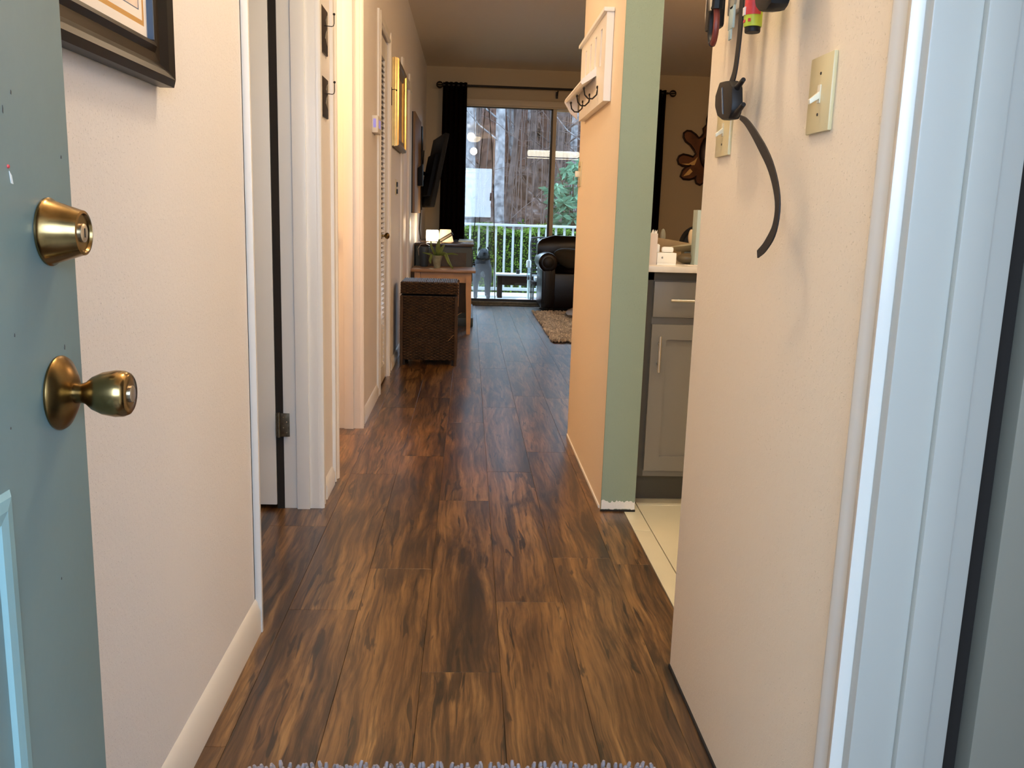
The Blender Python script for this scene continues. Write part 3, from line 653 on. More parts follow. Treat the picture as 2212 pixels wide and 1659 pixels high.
# ------------------------------------------------------------------ side table
tb = thing('side_table', 'light wooden side table behind the wicker hamper', 'table', (-.21, 7.6, 0))
bm = NB(); box(bm, -.478, .062, 7.40, 7.90, .520, .544); obj('table_top', bm, 'table_top', tb, bev=.008)
for y in (7.455, 7.84): obj('apron', bx1(-.40, -.002, y, y+.018, .435, .520), 'table_wood', tb)
for x in (-.42, .0): obj('apron', bx1(x, x+.018, 7.46, 7.85, .435, .520), 'table_wood', tb)
for x, y in ((.006, 7.463), (-.425, 7.463), (.006, 7.85), (-.425, 7.85)):
    bm = NB(); prof = [(.0, .016), (.2, .0205), (.36, .0235), (.44, .0235), (.521, .0235)]
    vs = []
    for z, w in prof: vs.append([bm.verts.new((x + s*w + (.004 if z < .3 else 0), y + t*w, z)) for s, t in ((-1, -1), (1, -1), (1, 1), (-1, 1))])
    for q in range(len(vs)-1):
        for k in range(4): bm.faces.new((vs[q][k], vs[q][(k+1) % 4], vs[q+1][(k+1) % 4], vs[q+1][k]))
    bm.faces.new(vs[0][::-1]); bm.faces.new(vs[-1]); obj('leg', bm, 'table_wood', tb, bev=.003)
# plant
pt = thing('potted_plant', 'long leafed plant in a crinkled pale pot on the side table', 'plant', (-.267, 7.6, .544))
bm = NB(); n = 20; rings = []
for z, r in ((.544, .026), (.60, .036), (.648, .046), (.652, .047), (.646, .040), (.60, .032)):
    rings.append([bm.verts.new((-.267 + r*(1+.05*math.sin(k*2.3+z*60))*math.cos(2*PI*k/n), 7.6 + r*(1+.05*math.sin(k*2.3+z*60))*math.sin(2*PI*k/n), z)) for k in range(n)])
for q in range(len(rings)-1):
    for k in range(n): bm.faces.new((rings[q][k], rings[q][(k+1) % n], rings[q+1][(k+1) % n], rings[q+1][k]))
bm.faces.new(rings[0][::-1]); bm.faces.new(rings[-1]); obj('pot', bm, 'pot_glaze', pt)
def blade(pts, w, name='leaf', m='leaf_house', par=pt):
    bm = NB(); pts = [Vector(p) for p in pts]; N = len(pts); L_, R_, M_ = [], [], []
    for i, p in enumerate(pts):
        d = (pts[min(i+1, N-1)] - pts[max(i-1, 0)]).normalized(); s = d.cross(Vector((0, 1, 0)));
        if s.length < .1: s = Vector((1, 0, 0))
        s.normalize(); ww = w*math.sin(PI*min(.97, .12+.86*i/(N-1)))**.6 + .001
        L_.append(bm.verts.new(p - s*ww)); R_.append(bm.verts.new(p + s*ww)); M_.append(bm.verts.new(p + Vector((0, .006, -.002))))
    for i in range(N-1):
        bm.faces.new((L_[i], M_[i], M_[i+1], L_[i+1])); bm.faces.new((M_[i], R_[i], R_[i+1], M_[i+1]))
    o = obj(name, bm, m, par); o.modifiers.new('s', 'SOLIDIFY').thickness = .002; return o
blade([(-.27, 7.6, .64), (-.262, 7.58, .69), (-.258, 7.57, .74), (-.25, 7.56, .79)], .019)
blade([(-.28, 7.6, .64), (-.30, 7.59, .69), (-.318, 7.58, .73), (-.32, 7.56, .775)], .010)
blade([(-.28, 7.6, .64), (-.315, 7.57, .645), (-.325, 7.55, .61), (-.318, 7.54, .585)], .012)
blade([(-.25, 7.6, .64), (-.21, 7.56, .675), (-.195, 7.54, .668), (-.165, 7.52, .60), (-.13, 7.5, .548)], .015)
blade([(-.26, 7.6, .64), (-.235, 7.62, .70), (-.205, 7.6, .745)], .017)
blade([(-.26, 7.6, .64), (-.20, 7.58, .665), (-.14, 7.55, .672), (-.09, 7.53, .665)], .007)
blade([(-.28, 7.6, .64), (-.33, 7.62, .66), (-.39, 7.6, .672)], .008)
# blue vase with handle
vz = thing('blue_jug', 'dark blue grey jug with looped handle on the side table', 'jug', (-.39, 7.78, .544))
bm = NB(); lathe(bm, [(0, .032), (.03, .036), (.10, .042), (.165, .046), (.17, .044), (.12, .038), (.03, .03)], (-.385, 7.78, .544), (0, 0, 1), 24); obj('body', bm, 'blue_vase', vz)
bm = NB(); tube(bm, [(-.432, 7.76, .64), (-.438, 7.75, .70), (-.415, 7.75, .735), (-.37, 7.75, .742), (-.34, 7.76, .725)], .003, 8); obj('handle', bm, 'nickel', vz)

# ------------------------------------------------------------------ console cabinet with lamps
cs = thing('console_cabinet', 'dark painted television console behind the side table', 'cabinet', (-.22, 8.5, 0))
obj('body', bx1(-.475, .030, 8.03, 9.25, .05, .715), 'console_paint', cs, bev=.004)
obj('top', bx1(-.478, .046, 8.0, 9.28, .715, .742), 'console_top', cs, bev=.004)
obj('side_panel', bx1(-.43, -.02, 8.022, 8.03, .12, .66), 'console_panel', cs, bev=.003)
obj('plinth', bx1(-.478, .052, 7.99, 9.27, .0, .078), 'console_paint', cs, bev=.004)
for i in range(3):
    d = obj('drawer', bx1(.030, .040, 8.08+i*.39, 8.44+i*.39, .40, .69), 'console_paint', cs, bev=.003)
    bm = NB(); lathe(bm, [(0, .006), (.012, .006), (.014, .012), (.022, .012), (.024, .006)], (.040, 8.26+i*.39, .545), (1, 0, 0), 14); obj('knob', bm, 'iron', d)
lp = thing('table_lamp', 'small table lamp with glowing white drum shade on the console', 'lamp', (-.335, 8.22, .742))
bm = NB(); lathe(bm, [(0, .034), (.008, .032), (.012, .010), (.03, .008), (.034, .004)], (-.335, 8.22, .742), (0, 0, 1), 20); obj('base', bm, 'brass_dark', lp)
bm = NB(); lathe(bm, [(.0, .055), (.035, .058), (.09, .056), (.10, .054)], (-.335, 8.22, .752), (0, 0, 1), 28); obj('shade', bm, 'lamp_shade', lp)
lp2 = thing('table_lamp', 'table lamp with dim amber tapered shade behind the glowing drum lamp', 'lamp', (-.225, 8.55, .742))
bm = NB(); lathe(bm, [(0, .045), (.01, .045), (.02, .016), (.03, .012)], (-.225, 8.55, .742), (0, 0, 1), 20); obj('base', bm, 'brass_dark', lp2)
bm = NB(); lathe(bm, [(0, .078), (.11, .052), (.112, .050)], (-.225, 8.55, .742), (0, 0, 1), 28); obj('shade', bm, 'lamp_shade_dim', lp2)
point('console_bulb', (-.30, 8.34, .90), 1.6, (1.0, .66, .34), .04)
lf = thing('tilted_frame', 'dark picture frame tilted against the lamps on the console', 'picture frame', (-.22, 8.32, .742))
bm = NB(); R = Matrix.Translation((-.215, 8.32, .785)) @ Matrix.Rotation(math.radians(-32), 4, 'Y'); box(bm, -.075, .075, -.008, .008, -.016, .016); bmesh.ops.transform(bm, matrix=R, verts=bm.verts); obj('frame', bm, 'dark_wood_frame', lf, bev=.002)
bm = NB(); box(bm, -.060, .060, -.010, -.008, -.008, .008); bmesh.ops.transform(bm, matrix=R, verts=bm.verts); obj('picture', bm, 'picture_art', lf)
tag(obj('tray', bx1(-.10, .044, 8.6, 9.2, .742, .752), 'light_blue', bev=.003), 'flat pale tray at the right end of the console top', 'tray')

# ------------------------------------------------------------------ armchair, pillow, rug, pouf
ac = thing('armchair', 'dark brown leather armchair with scroll arms by the sliding door', 'armchair', (1.2, 9.6, 0))
bm = NB(); box(bm, .82, 1.85, 9.28, 9.92, .05, .42); obj('base', bm, 'leather', ac, bev=.02)
def arm(x):
    bm = NB(); box(bm, x-.065, x+.075, 9.24, 9.92, .06, .52)
    o = obj('arm', bm, 'leather', ac, bev=.015)
    bm = NB(); lathe(bm, [(0, .06), (.004, .085), (.012, .098), (.05, .102), (.6, .10), (.66, .09)], (x-.005, 9.225, .535), (0, 1, 0), 32); obj('arm_scroll', bm, 'leather', o)
    bm = NB(); lathe(bm, [(0, .050), (.006, .060)], (x-.005, 9.221, .535), (0, 1, 0), 28); box(bm, x-.03, x+.03, 9.232, 9.24, .10, .47); obj('wood_facing', bm, 'dark_wood_frame', o, bev=.002)
arm(.835); arm(1.83)
bm = NB(); box(bm, .745, 1.92, 9.62, 9.86, .50, .805); bmesh.ops.subdivide_edges(bm, edges=bm.edges, cuts=7, use_grid_fill=True)
for v in bm.verts:
    u = (v.co.x-1.33)/.5875; t = (v.co.z-.652)/.152; q = (v.co.y-9.74)/.12
    v.co.y = 9.74 + .12*q*(1-.35*abs(t)**3)*(1-.2*abs(u)**6); v.co.z += -.035*abs(u)**8*t + .007*math.sin(v.co.x*24)*max(0, t); v.co.x += -.05*u*abs(t)**4
obj('back_cushion', bm, 'leather', ac, smooth=True)
bm = NB(); ell(bm, (1.33, 9.60, .43), .43, .33, .10, 28, 12); obj('seat_cushion', bm, 'leather', ac, smooth=True)
bm = NB(); box(bm, .82, 1.85, 9.80, 9.93, .3, .72); obj('back', bm, 'leather', ac, bev=.04)
for x, y in ((.84, 9.30), (1.82, 9.30), (.84, 9.88), (1.82, 9.88)):
    bm = NB(); lathe(bm, [(0, .018), (.03, .026), (.06, .028)], (x, y, 0), (0, 0, 1), 12); obj('foot', bm, 'black_frame', ac)
pw = tag(obj('throw_pillow', (lambda b: (ell(b, (1.16, 9.42, .55), .27, .085, .115, 24, 14, Matrix.Rotation(math.radians(16), 3, 'Y')), b)[1])(NB()), 'pillow', smooth=True), 'dull olive cushion lying on the leather armchair', 'cushion')
random.seed(5)
rg = thing('shag_rug', 'beige shag rug in front of the leather armchair', 'rug', (1.25, 8.2, 0))
obj('backing', bx1(.70, 1.95, 7.07, 9.24, 0, .010), 'wicker_dark', rg)
bm = NB()
for i in range(6500):
    x = random.uniform(.69, 1.35) if i < 5600 else random.uniform(1.35, 1.95); y = random.uniform(7.06, 9.26); dx, dy = random.uniform(-.02, .02), random.uniform(-.028, .012); h = random.uniform(.022, .040)
    a = bm.verts.new((x-.006, y, .006)); b = bm.verts.new((x+.006, y+.003, .006)); c = bm.verts.new((x+.005+dx, y+dy, h)); d = bm.verts.new((x-.005+dx, y+dy-.003, h)); bm.faces.new((a, b, c, d))
    e = bm.verts.new((x, y-.006, .006)); f = bm.verts.new((x, y+.006, .006)); g = bm.verts.new((x+dx, y+dy+.005, h-.004)); bm.faces.new((e, f, g))
stuff(obj('pile', bm, 'shag_rug', rg, smooth=False))
bm = NB(); vs = ell(bm, (1.40, 8.75, .062), .42, .55, .062, 32, 12)
for v in bm.verts: v.co.z = max(v.co.z, .004)+.006*math.sin(v.co.y*26)
for v in bm.verts: v.co.z = max(v.co.z, .030)
tag(obj('pet_bed', bm, 'pouf', smooth=True), 'round pale pet bed lying on the beige shag rug', 'pet bed')

# ------------------------------------------------------------------ partition: wall rack, switch
rk = thing('wall_rack', 'cream wooden coat rack with slots and black hooks on the partition wall', 'coat rack', (.478, 3.5, 1.40))
ry0, ry1, rz0, rz1, xw, xfce = 3.155, 3.84, 1.400, 1.690, .478, .452
bm = NB(); slots = [(3.245, 3.285), (3.385, 3.425), (3.525, 3.565), (3.665, 3.705)]; sz0, sz1 = 1.53, 1.655
box(bm, xfce, xw-.001, ry0, ry1, rz0, sz0); box(bm, xfce, xw-.001, ry0, ry1, sz1, rz1)
e = [ry0] + [v for s in slots for v in s] + [ry1]
for i in range(0, len(e), 2): box(bm, xfce, xw-.001, e[i], e[i+1], sz0, sz1)
obj('board', bm, 'rack_paint', rk)
obj('top_cap', bx1(xfce-.012, xw-.001, ry0-.01, ry1+.012, rz1, rz1+.014), 'rack_paint', rk, bev=.003)
bm = NB(); prism(bm, [(xfce, 3.36, 1.545), (xfce-.050, 3.36, 1.500), (xfce-.056, 3.36, 1.488), (xfce-.050, 3.36, 1.480), (xfce, 3.36, 1.512)], (0, .56, 0)); obj('shelf', bm, 'rack_paint', rk)
for y in (3.905,):
    bm = NB(); prism(bm, [(xfce, y, 1.545), (xfce-.052, y, 1.498), (xfce-.056, y, 1.482), (xfce-.030, y, 1.44), (xfce, y, 1.415)], (0, .015, 0)); obj('bracket', bm, 'rack_paint', rk)
for y in (3.30, 3.51, 3.72):
    bm = NB(); pts = [(xfce, y, 1.462), (xfce-.004, y, 1.438), (xfce-.018, y, 1.424), (xfce-.034, y, 1.424), (xfce-.046, y, 1.436), (xfce-.050, y, 1.456)]
    tube(bm, pts, .0028, 8); ell(bm, (xfce-.050, y, 1.459), .005, .005, .005, 10, 8); ell(bm, (xfce-.002, y, 1.464), .004, .005, .006, 10, 8); obj('hook', bm, 'iron', rk)
sw = thing('light_switch', 'ivory toggle switch plate at the far end of the partition wall', 'switch', (.478, 3.92, 1.13))
obj('plate', bx1(.474, .4779, 3.875, 3.975, 1.135, 1.24), 'ivory', sw, bev=.001); obj('toggle', bx1(.455, .475, 3.915, 3.930, 1.175, 1.200), 'ivory_light', sw, bev=.002)
obj('screw', bx1(.4730, .4742, 3.91, 3.93, 1.215, 1.222), 'iron', sw)

# right wall switches
def plate(y0, y1, z0, z1, label, zt, up):
    s = thing('light_switch', label, 'switch', (RX, (y0+y1)/2, z0))
    bm = NB(); box(bm, RX-.006, RX-.0001, y0, y1, z0, z1); obj('plate', bm, 'ivory', s, bev=.0018)
    ym = (y0+y1)/2; zm = (z0+z1)/2
    bm = NB(); box(bm, RX-.0072, RX-.0055, ym-.005, ym+.005, zm-.012, zm+.012); obj('toggle_slot', bm, 'ivory_light', s)
    bm = NB(); prism(bm, [(RX-.006, ym-.004, zm+.004), (RX-.006, ym-.004, zm-.006), (RX-.019, ym-.004, zm-.014), (RX-.020, ym-.004, zm-.008)], (0, .008, 0)); obj('toggle', bm, 'ivory_light', s, bev=.001)
    for z in (zm+.027, zm-.027, ):
        bm = NB(); lathe(bm, [(0, .0022), (.0008, .0018)], (RX-.006, ym, z), (-1, 0, 0), 10); obj('screw', bm, 'iron', s)
plate(1.195, 1.275, 1.125, 1.227, 'large ivory light switch plate near the right door casing', 0, 0)
plate(1.657, 1.745, 1.123, 1.220, 'smaller looking ivory switch plate at the wall corner behind the hanging gadget', 0, 0)

# ------------------------------------------------------------------ key rack and what hangs on it
kr = thing('key_rack', 'white key rack board at the top of the right wall', 'key rack', (RX, 1.5, 1.37))
obj('board', bx1(RX-.014, RX-.0002, 1.50, 1.70, 1.372, 1.47), 'white_trim', kr, bev=.003)
for y, z in ((1.53, 1.385), (1.68, 1.455)):
    bm = NB(); lathe(bm, [(0, .0035), (.001, .003)], (RX-.014, y, z), (-1, 0, 0), 12); obj('screw', bm, 'iron', kr)
for y in (1.52, 1.59, 1.66, ):
    bm = NB(); tube(bm, [(RX-.012, y, 1.44), (RX-.03, y, 1.432), (RX-.040, y, 1.434), (RX-.042, y, 1.446)], .0022, 8); obj('hook', bm, 'iron', kr)
XH = .440
col = thing('training_collar', 'black remote training collar with four prongs hanging by its strap', 'collar', (XH, 1.53, .955))
def strap_bm(pts, w, t=.0012):
    # flat band whose width lies in the wall plane
    pts = [Vector(p) for p in pts]; bm = NB(); rings = []
    for i, p in enumerate(pts):
        d = (pts[min(i+1, len(pts)-1)] - pts[max(i-1, 0)]).normalized(); s = d.cross(Vector((1, 0, 0))).normalized()
        ww = w[i] if isinstance(w, list) else w
        rings.append([bm.verts.new(p + s*ww + Vector((t, 0, 0))), bm.verts.new(p + s*ww - Vector((t, 0, 0))), bm.verts.new(p - s*ww - Vector((t, 0, 0))), bm.verts.new(p - s*ww + Vector((t, 0, 0)))])
    for q in range(len(rings)-1):
        for k in range(4): bm.faces.new((rings[q][k], rings[q][(k+1) % 4], rings[q+1][(k+1) % 4], rings[q+1][k]))
    bm.faces.new(rings[0][::-1]); bm.faces.new(rings[-1]); return bm
def cr(pts, n=5):  # catmull-rom
    P = [Vector(p) for p in pts]; P = [P[0]*2-P[1]] + P + [P[-1]*2-P[-2]]; out = []
    for i in range(1, len(P)-2):
        for k in range(n):
            t = k/n; a, b, c, d = P[i-1], P[i], P[i+1], P[i+2]
            out.append(.5*((2*b) + (c-a)*t + (2*a-5*b+4*c-d)*t*t + (3*b-a-3*c+d)*t*t*t))
    return out + [P[-2]]
obj('strap', strap_bm(cr([(XH, 1.520, 1.44), (XH, 1.522, 1.361), (XH, 1.521, 1.317), (XH, 1.526, 1.274), (XH, 1.536, 1.245), (XH, 1.560, 1.224)]), .0105), 'strap', col)
tl = cr([(XH, 1.482, 1.170), (XH, 1.445, 1.158), (XH, 1.385, 1.128), (XH, 1.312, 1.083), (XH, 1.270, 1.035), (XH, 1.272, .995), (XH, 1.305, .968), (XH, 1.338, .954)])
obj('strap_tail', strap_bm(tl, [.0035 + .0055*min(1, i/12) - .0035*max(0, (i-len(tl)+9)/9) for i in range(len(tl))]), 'strap', col)
bm = NB()
oc = [(1.600, 1.243), (1.570, 1.241), (1.525, 1.236), (1.500, 1.222), (1.490, 1.190), (1.492, 1.172), (1.510, 1.160), (1.560, 1.163), (1.600, 1.175), (1.625, 1.196), (1.628, 1.220)]
prism(bm, [(XH-.010, 1.560+(y-1.560)*.80, 1.205+(z-1.201)*.84) for y, z in oc], (.020, 0, 0)); obj('receiver_box', bm, 'black_plastic', col, bev=.005)
obj('blue_strip', (lambda b: (prism(b, [(XH-.0102, 1.572, 1.228), (XH-.0102, 1.566, 1.228), (XH-.0102, 1.548, 1.182), (XH-.0102, 1.554, 1.182)], (-.0008, 0, 0)), b)[1])(NB()), 'blue_gloss', col)
for y, z in ((1.503, 1.226), (1.492, 1.186)):
    bm = NB(); tube(bm, [(XH+.000, y+.020, z-.008), (XH+.000, y+.000, z-.003), (XH+.000, y-.022, z+.003)], [.0065, .0045, .0038], 10); obj('contact_prong', bm, 'black_plastic', col)
cd = thing('key_fob', 'black key case with chrome edge hanging leftmost from the key rack', 'key fob', (XH, 1.69, 1.345))
obj('case', bx1(XH-.012, XH+.010, 1.655, 1.715, 1.345, 1.45), 'black_plastic', cd, bev=.006)
bm = NB(); tube(bm, [(XH-.004, 1.728, 1.352), (XH-.004, 1.738, 1.38), (XH-.004, 1.738, 1.45)], .0022, 6); tube(bm, [(XH-.004, 1.728, 1.352), (XH-.004, 1.733, 1.45)], .003, 6); obj('chrome_edge', bm, 'steel', cd)
cb = thing('carabiner', 'red and black oval carabiner with silver clip hanging from the key rack', 'carabiner', (XH-.02, 1.63, 1.30))
loop = []
for i in range(25):
    t = 2*PI*i/24; loop.append((XH-.02, 1.615 + .017*math.cos(t), 1.338 + .030*math.sin(t)))
bm = NB(); tube(bm, loop[6:19], .0055, 8); obj('red_side', bm, 'red_brown', cb)
bm = NB(); tube(bm, loop[:7], .0065, 8); tube(bm, loop[18:], .0062, 8); tube(bm, [(XH-.02, 1.600, 1.362), (XH-.02, 1.592, 1.45)], .010, 8); obj('black_side', bm, 'black_plastic', cb)
bm = NB(); tube(bm, [(XH-.024, 1.622, 1.362), (XH-.024, 1.640, 1.41), (XH-.024, 1.648, 1.45)], [.005, .006, .004], 8); obj('silver_clip', bm, 'steel', cb)
ky = thing('key', 'long grey key hanging between the carabiner and the strap', 'key', (XH, 1.575, 1.305))
bm = NB(); box(bm, XH-.002, XH+.002, 1.562, 1.590, 1.325, 1.362); box(bm, XH-.0015, XH+.0015, 1.572, 1.586, 1.308, 1.328)
obj('blade', bm, 'light_blue', ky, bev=.001)
obj('bow', (lambda b: (lathe(b, [(0, .018), (.004, .018)], (XH-.002, 1.575, 1.375), (1, 0, 0), 20), b)[1])(NB()), 'grey_plate', ky)
sy = thing('spray_tube', 'red and lime spray tube with black base hanging from the key rack', 'spray', (XH, 1.432, 1.285))
def tb_(z0, z1, r, nm, m, par=None):
    bm = NB(); lathe(bm, [(0, r*.94), (.002, r), (z1-z0-.002, r), (z1-z0, r*.94)], (XH-.004, 1.440, z0+.008), (0, .02, 1), 28); return obj(nm, bm, m, par or sy)
tb_(1.285, 1.294, .0122, 'base_cap', 'black_plastic'); tb_(1.293, 1.322, .0140, 'lime_band', 'lime'); tb_(1.319, 1.44, .0141, 'lime_body', 'lime')
bm = NB(); n = 14; A = []
for k in range(n+1):
    t = math.radians(158 + 142*k/n); A.append((XH-.004 + .0145*math.cos(t), 1.440 + .0145*math.sin(t)))
for k in range(n):
    (x1, y1), (x2, y2) = A[k], A[k+1]; bm.faces.new([bm.verts.new(p) for p in ((x1, y1, 1.318), (x2, y2, 1.318), (x2, y2, 1.44), (x1, y1, 1.44))])
bmesh.ops.remove_doubles(bm, verts=bm.verts, dist=1e-5); o = obj('red_label', bm, 'red_label', sy); 
bm = NB(); box(bm, XH-.0198, XH-.0175, 1.436, 1.446, 1.318, 1.330); obj('price_sticker', bm, 'pale_paper', sy)
bm = NB(); box(bm, XH-.0155, XH-.0120, 1.4265, 1.430, 1.307, 1.3115); box(bm, XH-.0190, XH-.0170, 1.436, 1.443, 1.307, 1.311); obj('small_print', bm, 'red_label', sy)
bpz = thing('black_pouch', 'rounded black pouch hanging rightmost from the key rack', 'pouch', (XH-.03, 1.33, 1.31))
bm = NB(); prism(bm, [(XH-.026, 1.335+(y-1.318)*.86, z) for y, z in ((1.365, 1.40), (1.367, 1.335), (1.358, 1.315), (1.335, 1.304), (1.295, 1.298), (1.272, 1.303), (1.262, 1.330), (1.258, 1.40))], (.030, 0, 0)); obj('body', bm, 'black_plastic', bpz, bev=.008)

# ------------------------------------------------------------------ kitchen: cabinet, counter, counter items
kc = thing('kitchen_cabinet', 'taupe grey shaker base cabinet beyond the green wall end', 'cabinet', (1.3, 3.3, 0))
obj('carcass', bx1(.5975, 2.4, 3.00, 3.58, .105, .829), 'cabinet', kc)
obj('toe_kick', bx1(.5975, 2.4, 3.07, 3.5, 0, .105), 'cabinet_dark', kc)
bm = NB(); box(bm, .5975, .634, 2.997, 3.0, .105, .829); box(bm, .5975, 2.4, 2.997, 3.0, .800, .829); obj('face_frame', bm, 'cabinet_dark', kc)
for k in range(2):
    x0 = .6335 + k*.42; x1 = x0 + .40
    dr = obj('drawer', bx1(x0, x1, 2.980, 2.998, .675, .797), 'cabinet', kc, bev=.002)
    bm = NB(); tube(bm, [(x0+.055, 2.958, .735), (x1-.055, 2.958, .735)], .0045, 10)
    for x in (x0+.085, x1-.085): tube(bm, [(x, 2.958, .735), (x, 2.98, .735)], .0035, 8)
    obj('bar_handle', bm, 'nickel', dr)
    z0, z1 = .130, .650
    bm = NB(); fw = .052; box(bm, x0, x1, 2.988, 2.998, z0, z1)
    box(bm, x0, x0+fw, 2.980, 2.988, z0, z1); box(bm, x1-fw, x1, 2.980, 2.988, z0, z1); box(bm, x0+fw, x1-fw, 2.980, 2.988, z0, z0+fw); box(bm, x0+fw, x1-fw, 2.980, 2.988, z1-fw, z1)
    dd = obj('door', bm, 'cabinet', kc)
    hx = x0+.026 if k == 0 else x1-.026
    bm = NB(); tube(bm, [(hx, 2.956, .487), (hx, 2.956, .612)], .0045, 10)
    for z in (.515, .585): tube(bm, [(hx, 2.956, z), (hx, 2.982, z)], .0035, 8)
    obj('bar_handle', bm, 'nickel', dd)
tag(obj('countertop', bx1(.598, 2.45, 2.945, 3.72, .8295, .850), 'counter', bev=.003), 'pale kitchen countertop on the grey cabinet', 'countertop')
CZ = .850
lh = thing('letter_holder', 'pale pink card holder with white torn paper tops beside the green wall end', 'holder', (.635, 3.02, CZ))
obj('holder', bx1(.612, .6475, 3.04, 3.08, CZ, .956), 'card', lh, bev=.001)
bm = NB(); random.seed(2)
for i in range(9):
    x = .612 + i*.0038; z = .962 + (.028 if i < 2 else 0) + random.uniform(0, .010); prism(bm, [(x, 3.044+.004*(i % 3), .950), (x+.005, 3.044+.004*(i % 3), .950), (x+.004, 3.044+.004*(i % 3), z), (x+.001, 3.044+.004*(i % 3), z-.006)], (0, .002, 0))
obj('papers', bm, 'white_card', lh)
wb = thing('earbud_box', 'small white product box with grey fruit emblem on the counter', 'box', (.695, 3.02, CZ))
obj('lid', bx1(.650, .717, 3.045, 3.12, CZ+.006, .891), 'white_card', wb, bev=.0008); obj('tray', bx1(.6505, .7165, 3.0455, 3.1195, CZ, CZ+.0055), 'white_gloss', wb)
bm = NB(); cx, cz = .668, .8745
ap = []
for i in range(28):
    t = 2*PI*i/28; r = .0036*(1 - .16*max(0, math.cos(t-PI/2))**6 - .10*max(0, math.cos(t+PI/2))**8)
    x = cx + r*math.cos(t)*.95; z = cz + r*math.sin(t)
    d = math.hypot(x-(cx+.0040), z-(cz+.0004))
    if d < .0014: x = cx+.0040 - (.0014)*.95
    ap.append((x, 3.0448, z))
prism(bm, ap, (0, -.0003, 0)); prism(bm, [(cx, 3.0448, cz+.0038), (cx+.0010, 3.0448, cz+.0042), (cx+.0014, 3.0448, cz+.0056), (cx+.0003, 3.0448, cz+.0050)], (0, -.0003, 0)); obj('fruit_emblem', bm, 'grey_logo', wb)
eb = tag(obj('earbud_case', (lambda b: (box(b, .669, .711, 3.06, 3.082, .8915, .9115), b)[1])(NB()), 'white_gloss', bev=.0085), 'rounded white earbud case lying on the small white box', 'case')
e2 = tag(obj('white_cap', (lambda b: (lathe(b, [(0, .008), (.024, .008), (.028, .004)], (.659, 3.09, .8915), (0, 0, 1), 16), b)[1])(NB()), 'white_gloss'), 'small white cap standing next to the earbud case', 'cap')
# wooden salad bowl with servers
def dish(name, label, c, rx, ry, h, m, rot=0, cat='bowl'):
    bm = NB(); n = 32; R = Matrix.Rotation(rot, 3, 'Z'); rings = []
    for t, z in ((.25, 0), (.7, .25), (.92, .65), (1.0, 1.0), (.95, .98), (.85, .65), (.6, .3), (.1, .12)):
        rings.append([bm.verts.new(Vector(c) + R @ Vector((rx*t*math.cos(2*PI*k/n), ry*t*math.sin(2*PI*k/n), h*z))) for k in range(n)])
    for q in range(len(rings)-1):
        for k in range(n): bm.faces.new((rings[q][k], rings[q][(k+1) % n], rings[q+1][(k+1) % n], rings[q+1][k]))
    bm.faces.new(rings[0][::-1]); bm.faces.new(rings[-1]); return tag(obj(name, bm, m, smooth=True), label, cat)
def tilt(o, a): o.rotation_euler[1] = a; return o
tilt(dish('wooden_bowl', 'tan wooden bowl sloping down to the right at the back of the counter', (.715, 3.42, CZ+.007), .135, .12, .078, 'wood_tan'), math.radians(8))
tag(obj('olive_dish', (lambda b: (ell(b, (.790, 3.16, CZ+.0195), .047, .035, .0195, 24, 12), b)[1])(NB()), 'dish_brown', smooth=True), 'dark olive leaf shaped dish beside the small white box', 'dish')
tilt(dish('wooden_platter', 'olive tan platter sloping up to the right behind the olive dish', (.815, 3.24, CZ+.042), .075, .05, .026, 'olive_tan', .15, 'platter'), math.radians(-9))
tag(obj('bamboo_stand', bx1(.785, .87, 3.215, 3.265, CZ, CZ+.0415), 'olive_grey', bev=.002), 'low olive stand under the sloping platter', 'stand')
def server(name, label, x, y, z, h, m):
    bm = NB(); tube(bm, [(x, y, CZ+.004), (x, y, z-h*.7)], [.006, .007], 10); ell(bm, (x, y, z), .0108, .006, h, 16, 12); return tag(obj(name, bm, m, smooth=True), label, 'utensil')
server('salad_server', 'grey green spoon handle standing in the wooden bowl at left', .734, 3.36, .940, .030, 'olive_grey')
server('salad_server', 'pale wooden spoon handle standing in front of the black pan', .842, 3.36, .943, .028, 'wood_pale')
bp_ = thing('frying_pan', 'round black pan standing behind the pale wooden spoon', 'pan', (.932, 3.62, CZ))
bm = NB(); lathe(bm, [(0, .068), (.01, .079), (.022, .081), (.02, .07), (.01, .06)], (.935, 3.62, .902), (0, -1, .15), 36); obj('pan', bm, 'tv_black', bp_)
bm = NB(); tube(bm, [(.935, 3.61, .824+.027), (.935, 3.60, .87)], .012, 8); obj('rim_foot', bm, 'tv_black', bp_)
bb = thing('blue_box', 'tall pale blue box at the right end of the visible counter', 'box', (.85, 3.12, CZ))
obj('box', bx1(.790, .90, 3.08, 3.14, CZ, 1.040), 'light_blue', bb, bev=.001); 
bm = NB()
for i, (z, y) in enumerate(((1.0, 0), (.99, .004), (.975, -.002))):
    tube(bm, cr([(.803, 3.0795, z), (.807, 3.0795, z+.008), (.812, 3.0795, z-.002), (.818, 3.0795, z+.006), (.83, 3.0795, z)], 4), .0007, 4)
obj('script', bm, 'blue_ink', bb)
for i, (x, y, a) in enumerate(((.77, 3.04, .1), (.80, 3.03, -.15))):
    bm = NB(); box(bm, -.05, .05, -.02, .02, 0, .0012); bmesh.ops.transform(bm, matrix=Matrix.Translation((x+.03, y, CZ+.0002+i*.0014)) @ Matrix.Rotation(a, 4, 'Z'), verts=bm.verts)
    tag(obj('paper_slip', bm, 'pale_paper'), ('lower' if i == 0 else 'upper') + ' pale paper slip lying before the blue box', 'paper')

